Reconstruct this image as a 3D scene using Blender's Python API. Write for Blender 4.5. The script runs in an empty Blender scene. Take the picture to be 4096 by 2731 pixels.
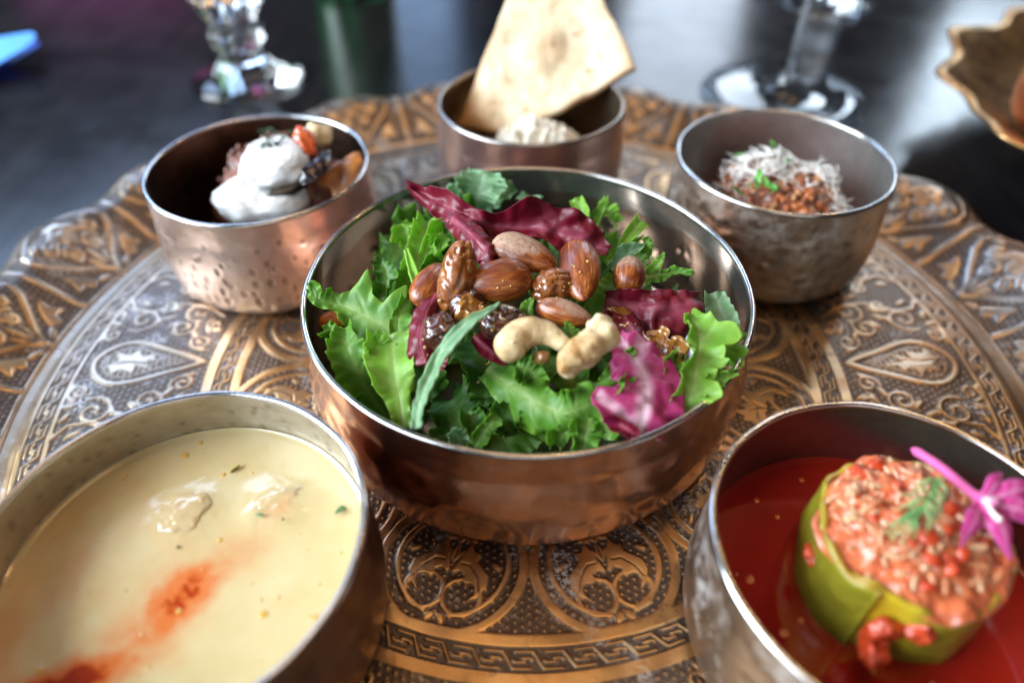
import bpy, bmesh, math, random
import numpy as np
from mathutils import Vector, Matrix

# ------------------------------------------------------------------ camera, world, light
CM = 0.01                     # everything below is written in centimetres
scn = bpy.context.scene
col = scn.collection
scn.render.engine = 'CYCLES'
scn.cycles.use_denoising = True
scn.cycles.max_bounces = 10
scn.cycles.transmission_bounces = 10
scn.cycles.transparent_max_bounces = 12
scn.cycles.sample_clamp_indirect = 6.0
scn.view_settings.view_transform = 'Standard'
scn.view_settings.look = 'None'
scn.view_settings.exposure = 0.2
scn.view_settings.gamma = 1.0

cam_d = bpy.data.cameras.new('camera')
cam = bpy.data.objects.new('camera', cam_d); col.objects.link(cam)
cam.location = (-0.545*CM, -20.54*CM, 21.75*CM)
cam.rotation_euler = (math.radians(90-43.25), 0, 0)
cam_d.sensor_width = 36; cam_d.lens = 25.4
cam_d.clip_start = 0.005; cam_d.clip_end = 30
cam_d.dof.use_dof = True
cam_d.dof.focus_distance = 0.248
cam_d.dof.aperture_fstop = 3.9
scn.camera = cam

world = bpy.data.worlds.new('World'); scn.world = world; world.use_nodes = True
bg = world.node_tree.nodes['Background']
bg.inputs[0].default_value = (0.75, 0.80, 1.0, 1); bg.inputs[1].default_value = 0.035

def area(name, loc, target, sx, sy, power, color, spread=180):
    d = bpy.data.lights.new(name, 'AREA'); d.shape = 'RECTANGLE'
    d.size = sx*CM; d.size_y = sy*CM; d.energy = power; d.color = color
    d.spread = math.radians(spread)
    o = bpy.data.objects.new(name, d); col.objects.link(o)
    o.location = Vector(loc)*CM
    dirv = Vector(target)-Vector(loc)
    o.rotation_euler = dirv.to_track_quat('-Z', 'Y').to_euler()
    return o
COOL = (0.80, 0.91, 1.0)
area('window_light_side', (-152, -14, 74), (0, 0, 2), 110, 90, 70, COOL)
area('window_light_front', (-125, -90, 105), (0, 0, 0), 70, 80, 17, COOL)
area('window_light_back', (-145, 190, 168), (0, 10, 0), 125, 90, 24, (0.46, 0.65, 1.0))
area('window_light_back', (-34, 255, 95), (0, 10, 0), 26, 120, 2.4, (0.40, 0.62, 1.0))
area('window_light_back', (62, 255, 120), (10, 10, 0), 44, 130, 11, (0.72, 0.84, 1.0))
area('window_light_back', (150, 215, 120), (20, 10, 0), 24, 120, 9, (0.70, 0.85, 1.0))
area('fill_light_behind', (25, -230, 125), (0, 0, 0), 200, 130, 8, (1.0, 0.95, 0.90))  # added soft fill behind the camera; no window seen there
area('ceiling_light', (10, 20, 190), (0, 0, 0), 90, 70, 5.5, (1.0, 0.60, 0.28))
def bulb(loc, power, r=2.2, color=(1.0, 0.55, 0.2)):
    d = bpy.data.lights.new('lamp_bulb', 'POINT'); d.energy = power; d.color = color
    d.shadow_soft_size = r*CM
    o = bpy.data.objects.new('lamp_bulb', d); col.objects.link(o); o.location = Vector(loc)*CM
    return o
bulb((60, 120, 120), 3.5, 4); bulb((-20, 90, 165), 1.6, 3); bulb((75, 60, 120), 4.0, 4); bulb((25, -30, 170), 1.4)

# ------------------------------------------------------------------ helpers
rng = random.Random(7)
def hash3(i, j, k, seed):
    n = (i*374761393 + j*668265263 + k*2147483647 + seed*144269) & 0xffffffff
    n = ((n ^ (n >> 13))*1274126177) & 0xffffffff
    n = n ^ (n >> 16)
    return (n & 0xffff)/32767.5-1.0
def vn(p, scale=1.0, seed=0):
    """smooth value noise in [-1, 1] at points p (N, 3)"""
    q = np.asarray(p, float)*scale
    f = np.floor(q); t = q-f; t = t*t*t*(t*(6*t-15)+10); f = f.astype(np.int64)
    out = 0
    for a in (0, 1):
        for b in (0, 1):
            for c in (0, 1):
                w = (t[:, 0] if a else 1-t[:, 0])*(t[:, 1] if b else 1-t[:, 1])*(t[:, 2] if c else 1-t[:, 2])
                out = out + w*hash3(f[:, 0]+a, f[:, 1]+b, f[:, 2]+c, seed)
    return out
def fbm(p, scale=1.0, octs=3, seed=0):
    s = 0; a = 1.0
    for o in range(octs):
        s = s+a*vn(p, scale*2**o, seed+o*17); a *= .5
    return s

def mk(name, V, F, mat, parent=None, origin=None, smooth=True, attrs=None, midx=None, solid=0.0, subsurf=0):
    """one mesh object; V in cm (world), origin in cm"""
    V = np.asarray(V, float)
    if origin is None:
        origin = np.array(parent.location)/CM if parent is not None else np.array([V[:, 0].mean(), V[:, 1].mean(), V[:, 2].min()])
    origin = np.asarray(origin, float)
    me = bpy.data.meshes.new(name)
    W = ((V-origin)*CM).astype(np.float32)
    if isinstance(F, np.ndarray):
        n, k = F.shape
        me.vertices.add(len(W)); me.vertices.foreach_set('co', W.ravel())
        me.loops.add(n*k); me.loops.foreach_set('vertex_index', F.astype(np.int32).ravel())
        me.polygons.add(n); me.polygons.foreach_set('loop_start', np.arange(0, n*k, k, dtype=np.int32))
        me.polygons.foreach_set('loop_total', np.full(n, k, np.int32))
        me.update(calc_edges=True)
    else:
        me.from_pydata([tuple(map(float, w)) for w in W], [], [tuple(map(int, f)) for f in F])
    me.validate()
    for m in (mat if isinstance(mat, (list, tuple)) else [mat]): me.materials.append(m)
    if midx is not None: me.polygons.foreach_set('material_index', np.asarray(midx, np.int32))
    me.polygons.foreach_set('use_smooth', np.full(len(me.polygons), bool(smooth)))
    for k, v in (attrs or {}).items():
        at = me.attributes.new(k, 'FLOAT', 'POINT'); at.data.foreach_set('value', np.asarray(v, np.float32))
    me.update()
    o = bpy.data.objects.new(name, me); col.objects.link(o)
    if parent is not None:
        o.parent = parent
        pl = np.array(parent.location)/CM
        o.location = Vector((origin-pl)*CM)
    else:
        o.location = Vector(origin*CM)
    if solid:
        md = o.modifiers.new('thickness', 'SOLIDIFY'); md.thickness = solid*CM; md.offset = 0
    if subsurf:
        md = o.modifiers.new('smooth', 'SUBSURF'); md.levels = subsurf; md.render_levels = subsurf
    return o
def tag(o, label=None, cat=None, group=None, kind=None):
    if label: o['label'] = label
    if cat: o['category'] = cat
    if group: o['group'] = group
    if kind: o['kind'] = kind
    return o
def empty(name, loc, label, cat, group=None):
    o = bpy.data.objects.new(name, None); col.objects.link(o)
    o.location = Vector(loc)*CM; o.empty_display_size = .02
    return tag(o, label, cat, group)
def copy_tree(o, parent=None):
    c = o.copy(); col.objects.link(c)
    if parent is not None: c.parent = parent
    for ch in list(o.children): copy_tree(ch, c)
    return c

def grid_faces(nu, nv, wrap=False):
    i = np.arange(nu-1)[:, None]; j = np.arange(nv if wrap else nv-1)[None, :]
    j2 = (j+1) % nv
    a = i*nv+j; b = i*nv+j2; c = (i+1)*nv+j2; d = (i+1)*nv+j
    return np.stack([a, b, c, d], -1).reshape(-1, 4)
def smooth_path(pts, n):
    """Catmull-Rom resampling of a list of 3-D (or n-D) points"""
    P = np.asarray(pts, float)
    if len(P) == 2: return P[0]+(P[1]-P[0])*np.linspace(0, 1, n)[:, None]
    Q = np.vstack([2*P[0]-P[1], P, 2*P[-1]-P[-2]])
    t = np.linspace(0, len(P)-1-1e-9, n); k = t.astype(int); u = (t-k)[:, None]
    a, b, c, d = Q[k], Q[k+1], Q[k+2], Q[k+3]
    return .5*(2*b+(c-a)*u+(2*a-5*b+4*c-d)*u*u+(3*b-a-3*c+d)*u**3)
def frame(path, face):
    T = np.gradient(path, axis=0); T /= np.linalg.norm(T, axis=1)[:, None]+1e-9
    face = np.asarray(face, float)
    if face.ndim == 1: face = np.tile(face, (len(path), 1))
    N = face-T*(face*T).sum(1)[:, None]; N /= np.linalg.norm(N, axis=1)[:, None]+1e-9
    S = np.cross(T, N)
    return T, N, S
def sphere_dirs(nu=24, nv=32):
    th = np.linspace(0, np.pi, nu)[:, None]; ph = np.linspace(0, 2*np.pi, nv, endpoint=False)[None, :]
    return np.stack([np.sin(th)*np.cos(ph), np.sin(th)*np.sin(ph), np.cos(th)+0*ph], -1).reshape(-1, 3), grid_faces(nu, nv, True)
def rot(rx, ry, rz):
    return np.array(Matrix.Rotation(rz, 3, 'Z') @ Matrix.Rotation(ry, 3, 'Y') @ Matrix.Rotation(rx, 3, 'X'))
def axis_basis(axis, up):
    a = np.asarray(axis, float); a /= np.linalg.norm(a)
    u = np.asarray(up, float); u = u-a*(u@a); u /= np.linalg.norm(u)
    return np.stack([a, np.cross(u, a), u], 1)       # columns: along, side, up
def lathe(prof, c, seg=96, disp=None):
    """prof: list of (r, z); returns V, F"""
    prof = np.asarray(prof, float); th = np.linspace(0, 2*np.pi, seg, endpoint=False)
    R = prof[:, 0][:, None]; Z = prof[:, 1][:, None]
    TH = np.broadcast_to(th, (len(prof), seg))
    if disp is not None: R = R+disp(TH, np.broadcast_to(Z, TH.shape))
    V = np.stack([c[0]+R*np.cos(TH), c[1]+R*np.sin(TH), c[2]+Z+0*TH], -1).reshape(-1, 3)
    return V, grid_faces(len(prof), seg, True)
def tube(path, rad, seg=8, face=(0, 0, 1), caps=True):
    path = np.asarray(path, float); rad = np.broadcast_to(np.asarray(rad, float), (len(path),))
    T, N, S = frame(path, face)
    th = np.linspace(0, 2*np.pi, seg, endpoint=False)
    V = (path[:, None]+rad[:, None, None]*(np.cos(th)[None, :, None]*N[:, None]+np.sin(th)[None, :, None]*S[:, None])).reshape(-1, 3)
    F = [tuple(f) for f in grid_faces(len(path), seg, True)]
    if caps:
        F.append(tuple(range(seg))); F.append(tuple(range((len(path)-1)*seg, len(path)*seg)))
    return V, F
def join(parts):
    VV, FF, off = [], [], 0
    for V, F in parts:
        VV.append(np.asarray(V)); FF += [tuple(int(i)+off for i in f) for f in F]; off += len(V)
    return np.vstack(VV), FF
def sdpoly(px, py, poly):
    """signed distance (negative inside) to a closed polygon"""
    poly = np.asarray(poly, float); d = np.full(px.shape, 1e9); ins = np.zeros(px.shape, bool)
    n = len(poly)
    for i in range(n):
        ax, ay = poly[i]; bx, by = poly[(i+1) % n]
        ex, ey = bx-ax, by-ay; wx, wy = px-ax, py-ay
        t = np.clip((wx*ex+wy*ey)/(ex*ex+ey*ey+1e-12), 0, 1)
        d = np.minimum(d, (wx-ex*t)**2+(wy-ey*t)**2)
        c = ((ay > py) != (by > py)) & (px < (bx-ax)*(py-ay)/((by-ay) if by != ay else 1e-9)+ax)
        ins ^= c
    d = np.sqrt(d)
    return np.where(ins, -d, d)
def sdline(px, py, pts):
    d = np.full(px.shape, 1e9)
    for (ax, ay), (bx, by) in zip(pts[:-1], pts[1:]):
        ex, ey = bx-ax, by-ay; wx, wy = px-ax, py-ay
        t = np.clip((wx*ex+wy*ey)/(ex*ex+ey*ey+1e-12), 0, 1)
        d = np.minimum(d, (wx-ex*t)**2+(wy-ey*t)**2)
    return np.sqrt(d)

# ------------------------------------------------------------------ materials
def new_mat(name):
    m = bpy.data.materials.new(name); m.use_nodes = True
    nt = m.node_tree; return m, nt, nt.nodes['Principled BSDF']
def link(nt, a, b): nt.links.new(a, b)
def coords(nt, kind='Object'):
    for n in nt.nodes:
        if n.type == 'TEX_COORD': return n.outputs[kind]
    return nt.nodes.new('ShaderNodeTexCoord').outputs[kind]
def mapping(nt, scale, vec=None):
    n = nt.nodes.new('ShaderNodeMapping'); n.inputs['Scale'].default_value = scale
    link(nt, vec or coords(nt), n.inputs['Vector']); return n.outputs[0]
def noise(nt, scale, detail=3, rough=.55, vec=None, dist=0):
    n = nt.nodes.new('ShaderNodeTexNoise'); n.inputs['Scale'].default_value = scale
    n.inputs['Detail'].default_value = detail; n.inputs['Roughness'].default_value = rough
    n.inputs['Distortion'].default_value = dist
    link(nt, vec or coords(nt), n.inputs['Vector']); return n.outputs[0]
def voronoi(nt, scale, feature='F1', vec=None, out='Distance'):
    n = nt.nodes.new('ShaderNodeTexVoronoi'); n.inputs['Scale'].default_value = scale; n.feature = feature
    link(nt, vec or coords(nt), n.inputs['Vector']); return n.outputs[out]
def ramp(nt, fac, stops):
    n = nt.nodes.new('ShaderNodeValToRGB'); e = n.color_ramp.elements
    while len(e) < len(stops): e.new(.5)
    for el, (p, c) in zip(e, stops):
        el.position = p; el.color = (c, c, c, 1) if isinstance(c, (int, float)) else (*c, 1)
    link(nt, fac, n.inputs[0]); return n.outputs[0]
def mixc(nt, fac, a, b, mode='MIX'):
    n = nt.nodes.new('ShaderNodeMix'); n.data_type = 'RGBA'; n.blend_type = mode
    for idx, v in ((0, fac), (6, a), (7, b)):
        if isinstance(v, (int, float)): n.inputs[idx].default_value = v
        elif isinstance(v, tuple): n.inputs[idx].default_value = (*v, 1)
        else: link(nt, v, n.inputs[idx])
    return n.outputs[2]
def mth(nt, op, a, b=0.0, clamp=False):
    n = nt.nodes.new('ShaderNodeMath'); n.operation = op; n.use_clamp = clamp
    for i, v in enumerate((a, b)):
        if isinstance(v, (int, float)): n.inputs[i].default_value = v
        else: link(nt, v, n.inputs[i])
    return n.outputs[0]
def attr(nt, name):
    n = nt.nodes.new('ShaderNodeAttribute'); n.attribute_name = name; return n.outputs['Fac']
def bump(nt, b, height, strength=.5, dist=.05):
    n = nt.nodes.new('ShaderNodeBump'); n.inputs['Strength'].default_value = strength
    n.inputs['Distance'].default_value = dist*CM
    link(nt, height, n.inputs['Height']); link(nt, n.outputs[0], b.inputs['Normal']); return n
def setb(b, **kw):
    names = dict(color='Base Color', rough='Roughness', metal='Metallic', sss='Subsurface Weight', sssr='Subsurface Radius', ssss='Subsurface Scale',
                 coat='Coat Weight', coatr='Coat Roughness', trans='Transmission Weight', ior='IOR', spec='Specular IOR Level', sheen='Sheen Weight', alpha='Alpha')
    for k, v in kw.items():
        s = b.inputs[names[k]]
        if hasattr(v, 'is_output') or isinstance(v, bpy.types.NodeSocket): b.id_data.links.new(v, s)
        elif isinstance(v, tuple) and len(v) == 3 and k == 'color': s.default_value = (*v, 1)
        else: s.default_value = v
def simple(name, color, rough=.5, metal=0., var=.25, scale=150, bumps=0, bscale=300, **kw):
    m, nt, b = new_mat(name)
    n = noise(nt, scale, 4)
    c2 = tuple(max(0, c*(1-var)) for c in color); c1 = tuple(min(1, c*(1+var)) for c in color)
    setb(b, color=ramp(nt, n, [(.3, c2), (.7, c1)]), rough=rough, metal=metal, **kw)
    if bumps: bump(nt, b, noise(nt, bscale, 4), bumps, .06)
    return m
SSR = (1.0, .6, .35)
# ------------------------------------------------------------------ table
def build_table():
    m, nt, b = new_mat('dark_stained_wood')
    v = mapping(nt, (60, 7, 60))
    g = noise(nt, 1.0, 6, .62, v, .6)
    k = voronoi(nt, 3.2, vec=mapping(nt, (7, 2.2, 1)))
    c = ramp(nt, g, [(.25, (.004, .004, .005)), (.55, (.010, .009, .010)), (.8, (.020, .016, .016))])
    setb(b, color=c, rough=ramp(nt, noise(nt, 30, 5), [(.3, .15), (.7, .22)]), spec=.27)
    bump(nt, b, g, .10, .05)
    y0, y1, z = -45, 110, -.35
    t = empty('table', (0, 30, z-4), 'dark stained wooden table under the copper tray, its gloss mirroring the windows', 'table')
    bm = bmesh.new()
    # wide boards with fine seams between them
    for xa, xb in ((-150, -66), (-66, 66), (66, 150)):
        bm = bmesh.new()
        bmesh.ops.create_cube(bm, size=1)
        bmesh.ops.scale(bm, vec=(xb-xa-.12, y1-y0, 4), verts=bm.verts)
        bmesh.ops.translate(bm, vec=((xa+xb)/2, (y0+y1)/2, z-2), verts=bm.verts)
        bmesh.ops.bevel(bm, geom=bm.edges[:], offset=.12, segments=2, affect='EDGES')
        V = [tuple(v.co) for v in bm.verts]; F = [tuple(v.index for v in f.verts) for f in bm.faces]
        bm.free()
        mk('plank', V, F, m, t, smooth=False)
build_table()

# ------------------------------------------------------------------ engraved tray
TC = (0.0, 1.3)
def ell(px, py, cx, cy, rx, ry, a=0):
    ca, sa = math.cos(a), math.sin(a); x = (px-cx)*ca+(py-cy)*sa; y = -(px-cx)*sa+(py-cy)*ca
    return (np.sqrt((x/rx)**2+(y/ry)**2)-1)*min(rx, ry)
def up(d, w=.035):            # raised where d < 0, soft edge
    return 1/(1+np.exp(np.clip(d/w, -30, 30)*2.2))
def scroll(px, py, cx, cy, r0, turns, a0, hand=1, w=.09, n=26):
    t = np.linspace(0, 1, n); a = a0+hand*turns*2*np.pi*t; r = r0*(1-.82*t)
    pts = np.stack([cx+r*np.cos(a), cy+r*np.sin(a)], 1)
    return sdline(px, py, pts)-w*(1-.0*t[0])
LEAF = [(0.02, .22), (.2, -.35), (.42, -.98), (.62, -.62), (.84, -.62), (.82, -.3), (1.02, -.12), (1.28, .12), (1.34, .55),
        (1.12, .98), (.86, 1.12), (.98, .82), (.92, .52), (.62, .58), (.4, .5), (.48, .3), (.3, .2), (.1, .32)]
TREF = [(0, -.05), (.16, -.28), (.34, -.4), (.28, -.62), (.12, -.5), (.02, -.78)]
HALF = [(0, -1.5), (.3, -1.2), (.62, -1.02), (.42, -.86), (.14, -.92), (0, -.8)]
def relief_a(R, dth, x, y):
    """medallion zone; x tangential, y radial from the medallion centre (R = 9.75)"""
    ax = np.abs(x); d = np.hypot(x, y)
    h = np.zeros_like(x)
    h = np.maximum(h, up(np.abs(d-2.36)-.17))
    h = np.maximum(h, up(np.abs(R-12.03)-.22))
    m = d < 2.2
    X, Y = ax[m], y[m]
    q = up(np.abs(np.hypot(X, Y+.05)-1.82)-.10)*(1-up((Y-1.05), .08)*0)
    q = q*(1-up(np.hypot(X, Y-1.75)-.34, .05))
    q = np.maximum(q, up(np.abs(np.hypot(X-.62, Y-1.05)-.62)-.085)*(1-up(-(Y-.62)-0, .05)*up(X-.6, .1)*0))
    q = np.maximum(q, up(sdpoly(X, Y, LEAF)))
    q = np.maximum(q, up(sdpoly(X, Y, TREF)))
    q = np.maximum(q, up(sdpoly(X, Y, HALF)))
    q = np.maximum(q, up(ell(X, Y, 1.42, -.28, .2, .11, .5)))
    q = np.maximum(q, up(ell(X, Y, .18, 1.86, .2, .13, .9)))
    # engraved vein in the big leaves
    q = q*(1-.7*up(sdline(X, Y, [(.3, -.1), (.6, -.1), (.95, .3), (1.1, .7)])-.02, .02))
    h[m] = np.maximum(h[m], q)
    return h
def key(s, v, L, W):
    """meander band; s along (in repeats), v 0..1 across"""
    u = s-np.floor(s)
    d = np.full(u.shape, 9.)
    for k in (-1, 0, 1):
        for line in ([(-.48, .15), (.1, .15), (.45, .85), (1.02, .85)], [(-.25, .42), (.02, .42), (.1, .5)], [(.45, .5), (.53, .58), (.82, .58)]):
            d = np.minimum(d, sdline((u-k)*L, v*W, [(a*L, b*W) for a, b in line]))
    return up(d-.05*L, .02)
TEAR = [(1.5*math.sin(t)*math.sin(t/2)**1.1*(1+.12*math.cos(3*t)), -2.3*math.cos(t)) for t in np.linspace(0, 2*math.pi, 44, endpoint=False)]
WAVE = [(-.25, -1.1), (.1, -.75), (-.1, -.35), (.45, -.5), (.2, .1), (.7, .05), (.45, .65), (.75, .95), (.2, 1.35), (-.1, 1.0), (-.6, 1.2), (-.45, .6), (-.8, .3), (-.35, .0), (-.55, -.4), (-.2, -.6)]
def relief_b(R, x, y):
    ax = np.abs(x); sd = np.full(x.shape, 9.)
    m = (ax < 2.2); sd[m] = sdpoly(x[m], y[m], TEAR)
    h = up(np.abs(sd)-.13)
    h = np.maximum(h, .55*up(np.abs(sd+.36)-.05))
    i = sd < -.4
    hatch = .55*(np.sin(y*2*np.pi/.24+.6*np.sin(x*3)) > .1)
    h[i] = np.maximum(h[i], hatch[i])
    h[i] = np.maximum(h[i], up(sdpoly(x[i], y[i]-.35, WAVE)))
    h[i] = h[i]*(1-.6*up(sdline(x[i], y[i]-.35, [(-.1, -.9), (.1, -.2), (0, .5), (.1, 1.1)])-.04, .02))
    o = sd > .1
    X, Y = ax[o], y[o]
    sgn = x[o]
    q = np.zeros_like(X)
    for (cx, cy, r, a0, hd) in ((2.75, 1.2, .78, 2.6, 1), (2.2, -.75, .62, -.8, -1), (1.25, -1.85, .5, 1.2, 1), (3.3, -1.2, .72, 3.4, -1), (2.35, -2.15, .42, .4, 1), (3.7, .35, .42, 2., 1), (1.75, 2.2, .45, 0., 1)):
        q = np.maximum(q, up(scroll(X, Y, cx, cy, r, 1.35, a0, hd, .075)))
        q = np.maximum(q, up(ell(X, Y, cx+.9*r*math.cos(a0+2), cy+.9*r*math.sin(a0+2), .3, .13, a0)))
    q = np.maximum(q, up(sdline(X, Y, [(4.1, 2.2), (3.5, 1.9), (3.3, 1.0), (3.9, -.3), (3.6, -1.6), (3.0, -2.4)])-.09))
    for (cx, cy, a) in ((3.95, 1.5, 1.), (3.1, 2.2, .3), (2.9, .1, 2.), (1.7, -1.4, .5), (2.0, -2.4, 2.), (3.9, -2.2, .2), (2.5, 2.3, 1.2)):
        q = np.maximum(q, up(ell(X, Y, cx, cy, .28, .13, a)))
    h[o] = np.maximum(h[o], q)
    return h
OGEE = [(0, -2.05), (.5, -1.45), (1.15, -.95), (1.95, -.2), (2.3, .5), (2.15, 1.1), (1.5, 1.5), (.7, 1.72), (0, 1.78)]
OGEE = OGEE+[(-a, b) for a, b in OGEE[-2:0:-1]]
PALM = [(0, -.35), (.3, -.2), (.42, .1), (.8, .02), (1.0, -.25), (1.35, -.2), (1.55, .15), (1.3, .5), (1.02, .45), (1.16, .2), (.92, .18), (.78, .5), (.45, .72), (.5, 1.05), (.2, 1.1), (.12, 1.4), (0, 1.45)]
PALM = PALM+[(-a, b) for a, b in PALM[-2:0:-1]]
def relief_c(x, y, hw):
    ax = np.abs(x)
    sd = sdpoly(x, y, OGEE)
    h = up(np.abs(sd)-.095)
    i = sd < 0
    X, Y = ax[i], y[i]
    q = up(sdpoly(x[i], Y, PALM))
    q = q*(1-.8*up(ell(X, Y, 0, .55, .16, .12), .02))
    q = np.maximum(q, up(scroll(X, Y, .62, -.62, .42, 1.2, .6, 1, .085)))
    q = np.maximum(q, up(ell(X, Y, .62, -.6, .2, .16)))
    q = np.maximum(q, up(ell(X, Y, 1.62, .72, .22, .17)))
    q = np.maximum(q, up(ell(X, Y, .0, -1.2, .1, .4)))
    q = np.maximum(q, up(ell(X, Y, .28, -1.35, .09, .3, -.4)))
    h[i] = np.maximum(h[i], q)
    h = np.maximum(h, up(hw-ax-.13))                       # ridge between two lobes
    o = sd > .15
    X, Y = ax[o], y[o]
    q = up(sdpoly(X, Y, [(1.0, -1.75), (1.35, -1.3), (1.7, -.95), (2.1, -.75), (2.0, -1.2), (2.2, -1.7), (1.7, -1.6), (1.5, -2.0)]))
    q = np.maximum(q, up(ell(X, Y, .75, -1.95, .3, .12, .4)))
    q = np.maximum(q, up(ell(X, Y, 2.15, 1.7, .35, .16, -.4)))
    h[o] = np.maximum(h[o], q)
    return h, sd
def build_tray():
    dense = np.arange(math.radians(-128), math.radians(-52), .0027)
    rest = np.arange(math.radians(-52), math.radians(232), .0036)
    th = np.concatenate([dense, rest])
    rr = np.concatenate([[0.01, 3, 5.2], np.arange(6.4, 13.4, .033), np.arange(13.4, 25.21, .05)])
    nT, nR = len(th), len(rr)
    TH, RR = np.meshgrid(th, rr); TH = TH.ravel(); RR = RR.ravel()
    h = np.ones_like(RR)
    hexd = np.zeros_like(RR)
    gx, gy = RR*np.cos(TH), RR*np.sin(TH)
    def stip(x, y, p):
        a = np.cos(2*np.pi*x/p); b = np.cos(2*np.pi*(.5*x+.866*y)/p); c = np.cos(2*np.pi*(-.5*x+.866*y)/p)
        return np.clip((a+b+c-.7)/1.6, 0, 1)*.6
    # zone A: round medallions
    m = (RR > 6.3) & (RR <= 12.25)
    s = math.radians(30); d = (TH[m]-math.radians(-75)+s/2) % s-s/2
    x = RR[m]*np.sin(d); y = RR[m]*np.cos(d)-9.75
    h[m] = np.maximum(relief_a(RR[m], d, x, y), stip(gx[m], gy[m], .23))
    # meander band 1
    m = (RR > 12.25) & (RR <= 12.98)
    v = (RR[m]-12.25)/.73
    h[m] = key(TH[m]*84/(2*np.pi), v, .94, .73)*up(.06-v, .03)*up(v-.94, .03)
    m = (RR > 12.98) & (RR <= 13.42); h[m] = 1
    # zone B: teardrops and scrolls
    m = (RR > 13.42) & (RR <= 18.72)
    d = (TH[m]+s/2) % s-s/2
    x = RR[m]*np.sin(d); y = RR[m]*np.cos(d)-16.05
    h[m] = np.maximum(relief_b(RR[m], x, y), .8*stip(gx[m], gy[m], .25))
    h[m] = np.maximum(h[m], up(13.62-RR[m]+.0, .03)*0)
    # band 2
    m = (RR > 18.95) & (RR <= 19.62)
    v = (RR[m]-18.95)/.67
    h[m] = key(TH[m]*120/(2*np.pi), v, 1.01, .67)*up(.06-v, .03)*up(v-.94, .03)
    m = (RR > 19.86) & (RR <= 20.6); h[m] = .45
    # zone C: lobed rim
    m = (RR > 20.75)
    s = math.radians(15); d = (TH[m]-math.radians(12)+s/2) % s-s/2
    x = RR[m]*np.sin(d); y = RR[m]*np.cos(d)-22.95; hw = RR[m]*math.sin(s/2)
    hc, sd = relief_c(x, y, hw)
    lip = up(24.75-RR[m], .05)
    h[m] = np.maximum(np.maximum(hc, lip), .7*stip(gx[m], gy[m], .24))
    bulge = np.zeros_like(RR); bulge[m] = .28*np.clip(-sd/1.2+.35, 0, 1)
    # macro profile
    def sm(a, b, t):
        t = np.clip((t-a)/(b-a), 0, 1); return t*t*(3-2*t)
    z = -.14*sm(19.7, 20.2, RR)*(1-sm(20.5, 20.9, RR))+1.45*sm(20.5, 24.0, RR)-.35*sm(24.5, 25.2, RR)
    z = z+bulge*(1-.0)
    t3 = np.stack([gx, gy, 0*gx], 1)
    z = z+.03*vn(t3, .35, 3)+.012*vn(t3, 1.3, 5)
    wear = np.clip(.5+.5*fbm(t3, .22, 3, 9), 0, 1)
    depth = np.where(RR > 20.6, .055, .042)
    z = z-depth*(1-h)
    Rs = RR+np.clip((RR-20.7)/4.5, 0, 1.1)*.5*np.cos(24*(TH-math.radians(12)))
    V = np.stack([TC[0]+Rs*np.cos(TH), TC[1]+Rs*np.sin(TH), z], 1)
    F = grid_faces(nR, nT)
    # close the circle
    i = np.arange(nR-1); seam = np.stack([i*nT+nT-1, i*nT, (i+1)*nT, (i+1)*nT+nT-1], 1)
    F = np.vstack([F, seam])
    # rolled edge and underside
    rows = [(.12, -.02), (.16, -.14), (.1, -.26), (-.1, -.3), (-4.4, -1.55), (-5.0, -1.47)]
    off = len(V); ext = []
    last = slice((nR-1)*nT, nR*nT)
    for dr, dz in rows:
        ext.append(np.stack([TC[0]+(Rs[last]+dr)*np.cos(TH[last]), TC[1]+(Rs[last]+dr)*np.sin(TH[last]), np.maximum(z[last]+dz, -.34)], 1))
    V = np.vstack([V]+ext); base = (nR-1)*nT
    for k in range(len(rows)):
        b2 = off+k*nT; j = np.arange(nT); j2 = (j+1) % nT
        F = np.vstack([F, np.stack([base+j, base+j2, b2+j2, b2+j], 1)]); base = b2
    n_ext = len(V)-len(h)
    A = dict(relief=np.concatenate([h, np.ones(n_ext)]), wear=np.concatenate([wear, np.full(n_ext, .5)]), radius=np.concatenate([RR, np.full(n_ext, 25.2)]))
    m, nt, b = new_mat('engraved_copper')
    r = attr(nt, 'relief'); rad = attr(nt, 'radius')
    n1 = noise(nt, 55, 6, .6); n2 = noise(nt, 420, 4, .6); n3 = noise(nt, 160, 5, .65)
    warm = ramp(nt, n1, [(.3, (.42, .26, .13)), (.55, (.60, .40, .20)), (.75, (.72, .53, .30))])
    spots = ramp(nt, n3, [(.60, 0.0), (.70, .8)])
    wr = mth(nt, 'MULTIPLY', ramp(nt, attr(nt, 'wear'), [(.3, .0), (.7, .68)]), ramp(nt, mth(nt, 'DIVIDE', rad, 30.0), [(.42, .12), (.50, .85), (.68, .85), (.72, 1.2)]))
    warm = mixc(nt, wr, warm, (.56, .52, .48))
    raised = mixc(nt, spots, warm, (.24, .14, .09))
    raised = mixc(nt, ramp(nt, noise(nt, 16, 5, .65), [(.45, 0.), (.7, .6)]), raised, (.26, .19, .14))
    rec = mixc(nt, ramp(nt, n2, [(.55, 0.), (.78, 1.)]), (.105, .082, .07), (.24, .21, .20))
    dust = mth(nt, 'MULTIPLY', ramp(nt, noise(nt, 38, 5, .7), [(.52, 0.), (.64, 1.)]), ramp(nt, noise(nt, 700, 3), [(.42, 0.), (.58, .9)]))
    cc = mixc(nt, r, rec, raised)
    cc = mixc(nt, mth(nt, 'MULTIPLY', dust, ramp(nt, r, [(.2, .8), (.9, .25)])), cc, (.55, .56, .60))
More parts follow.
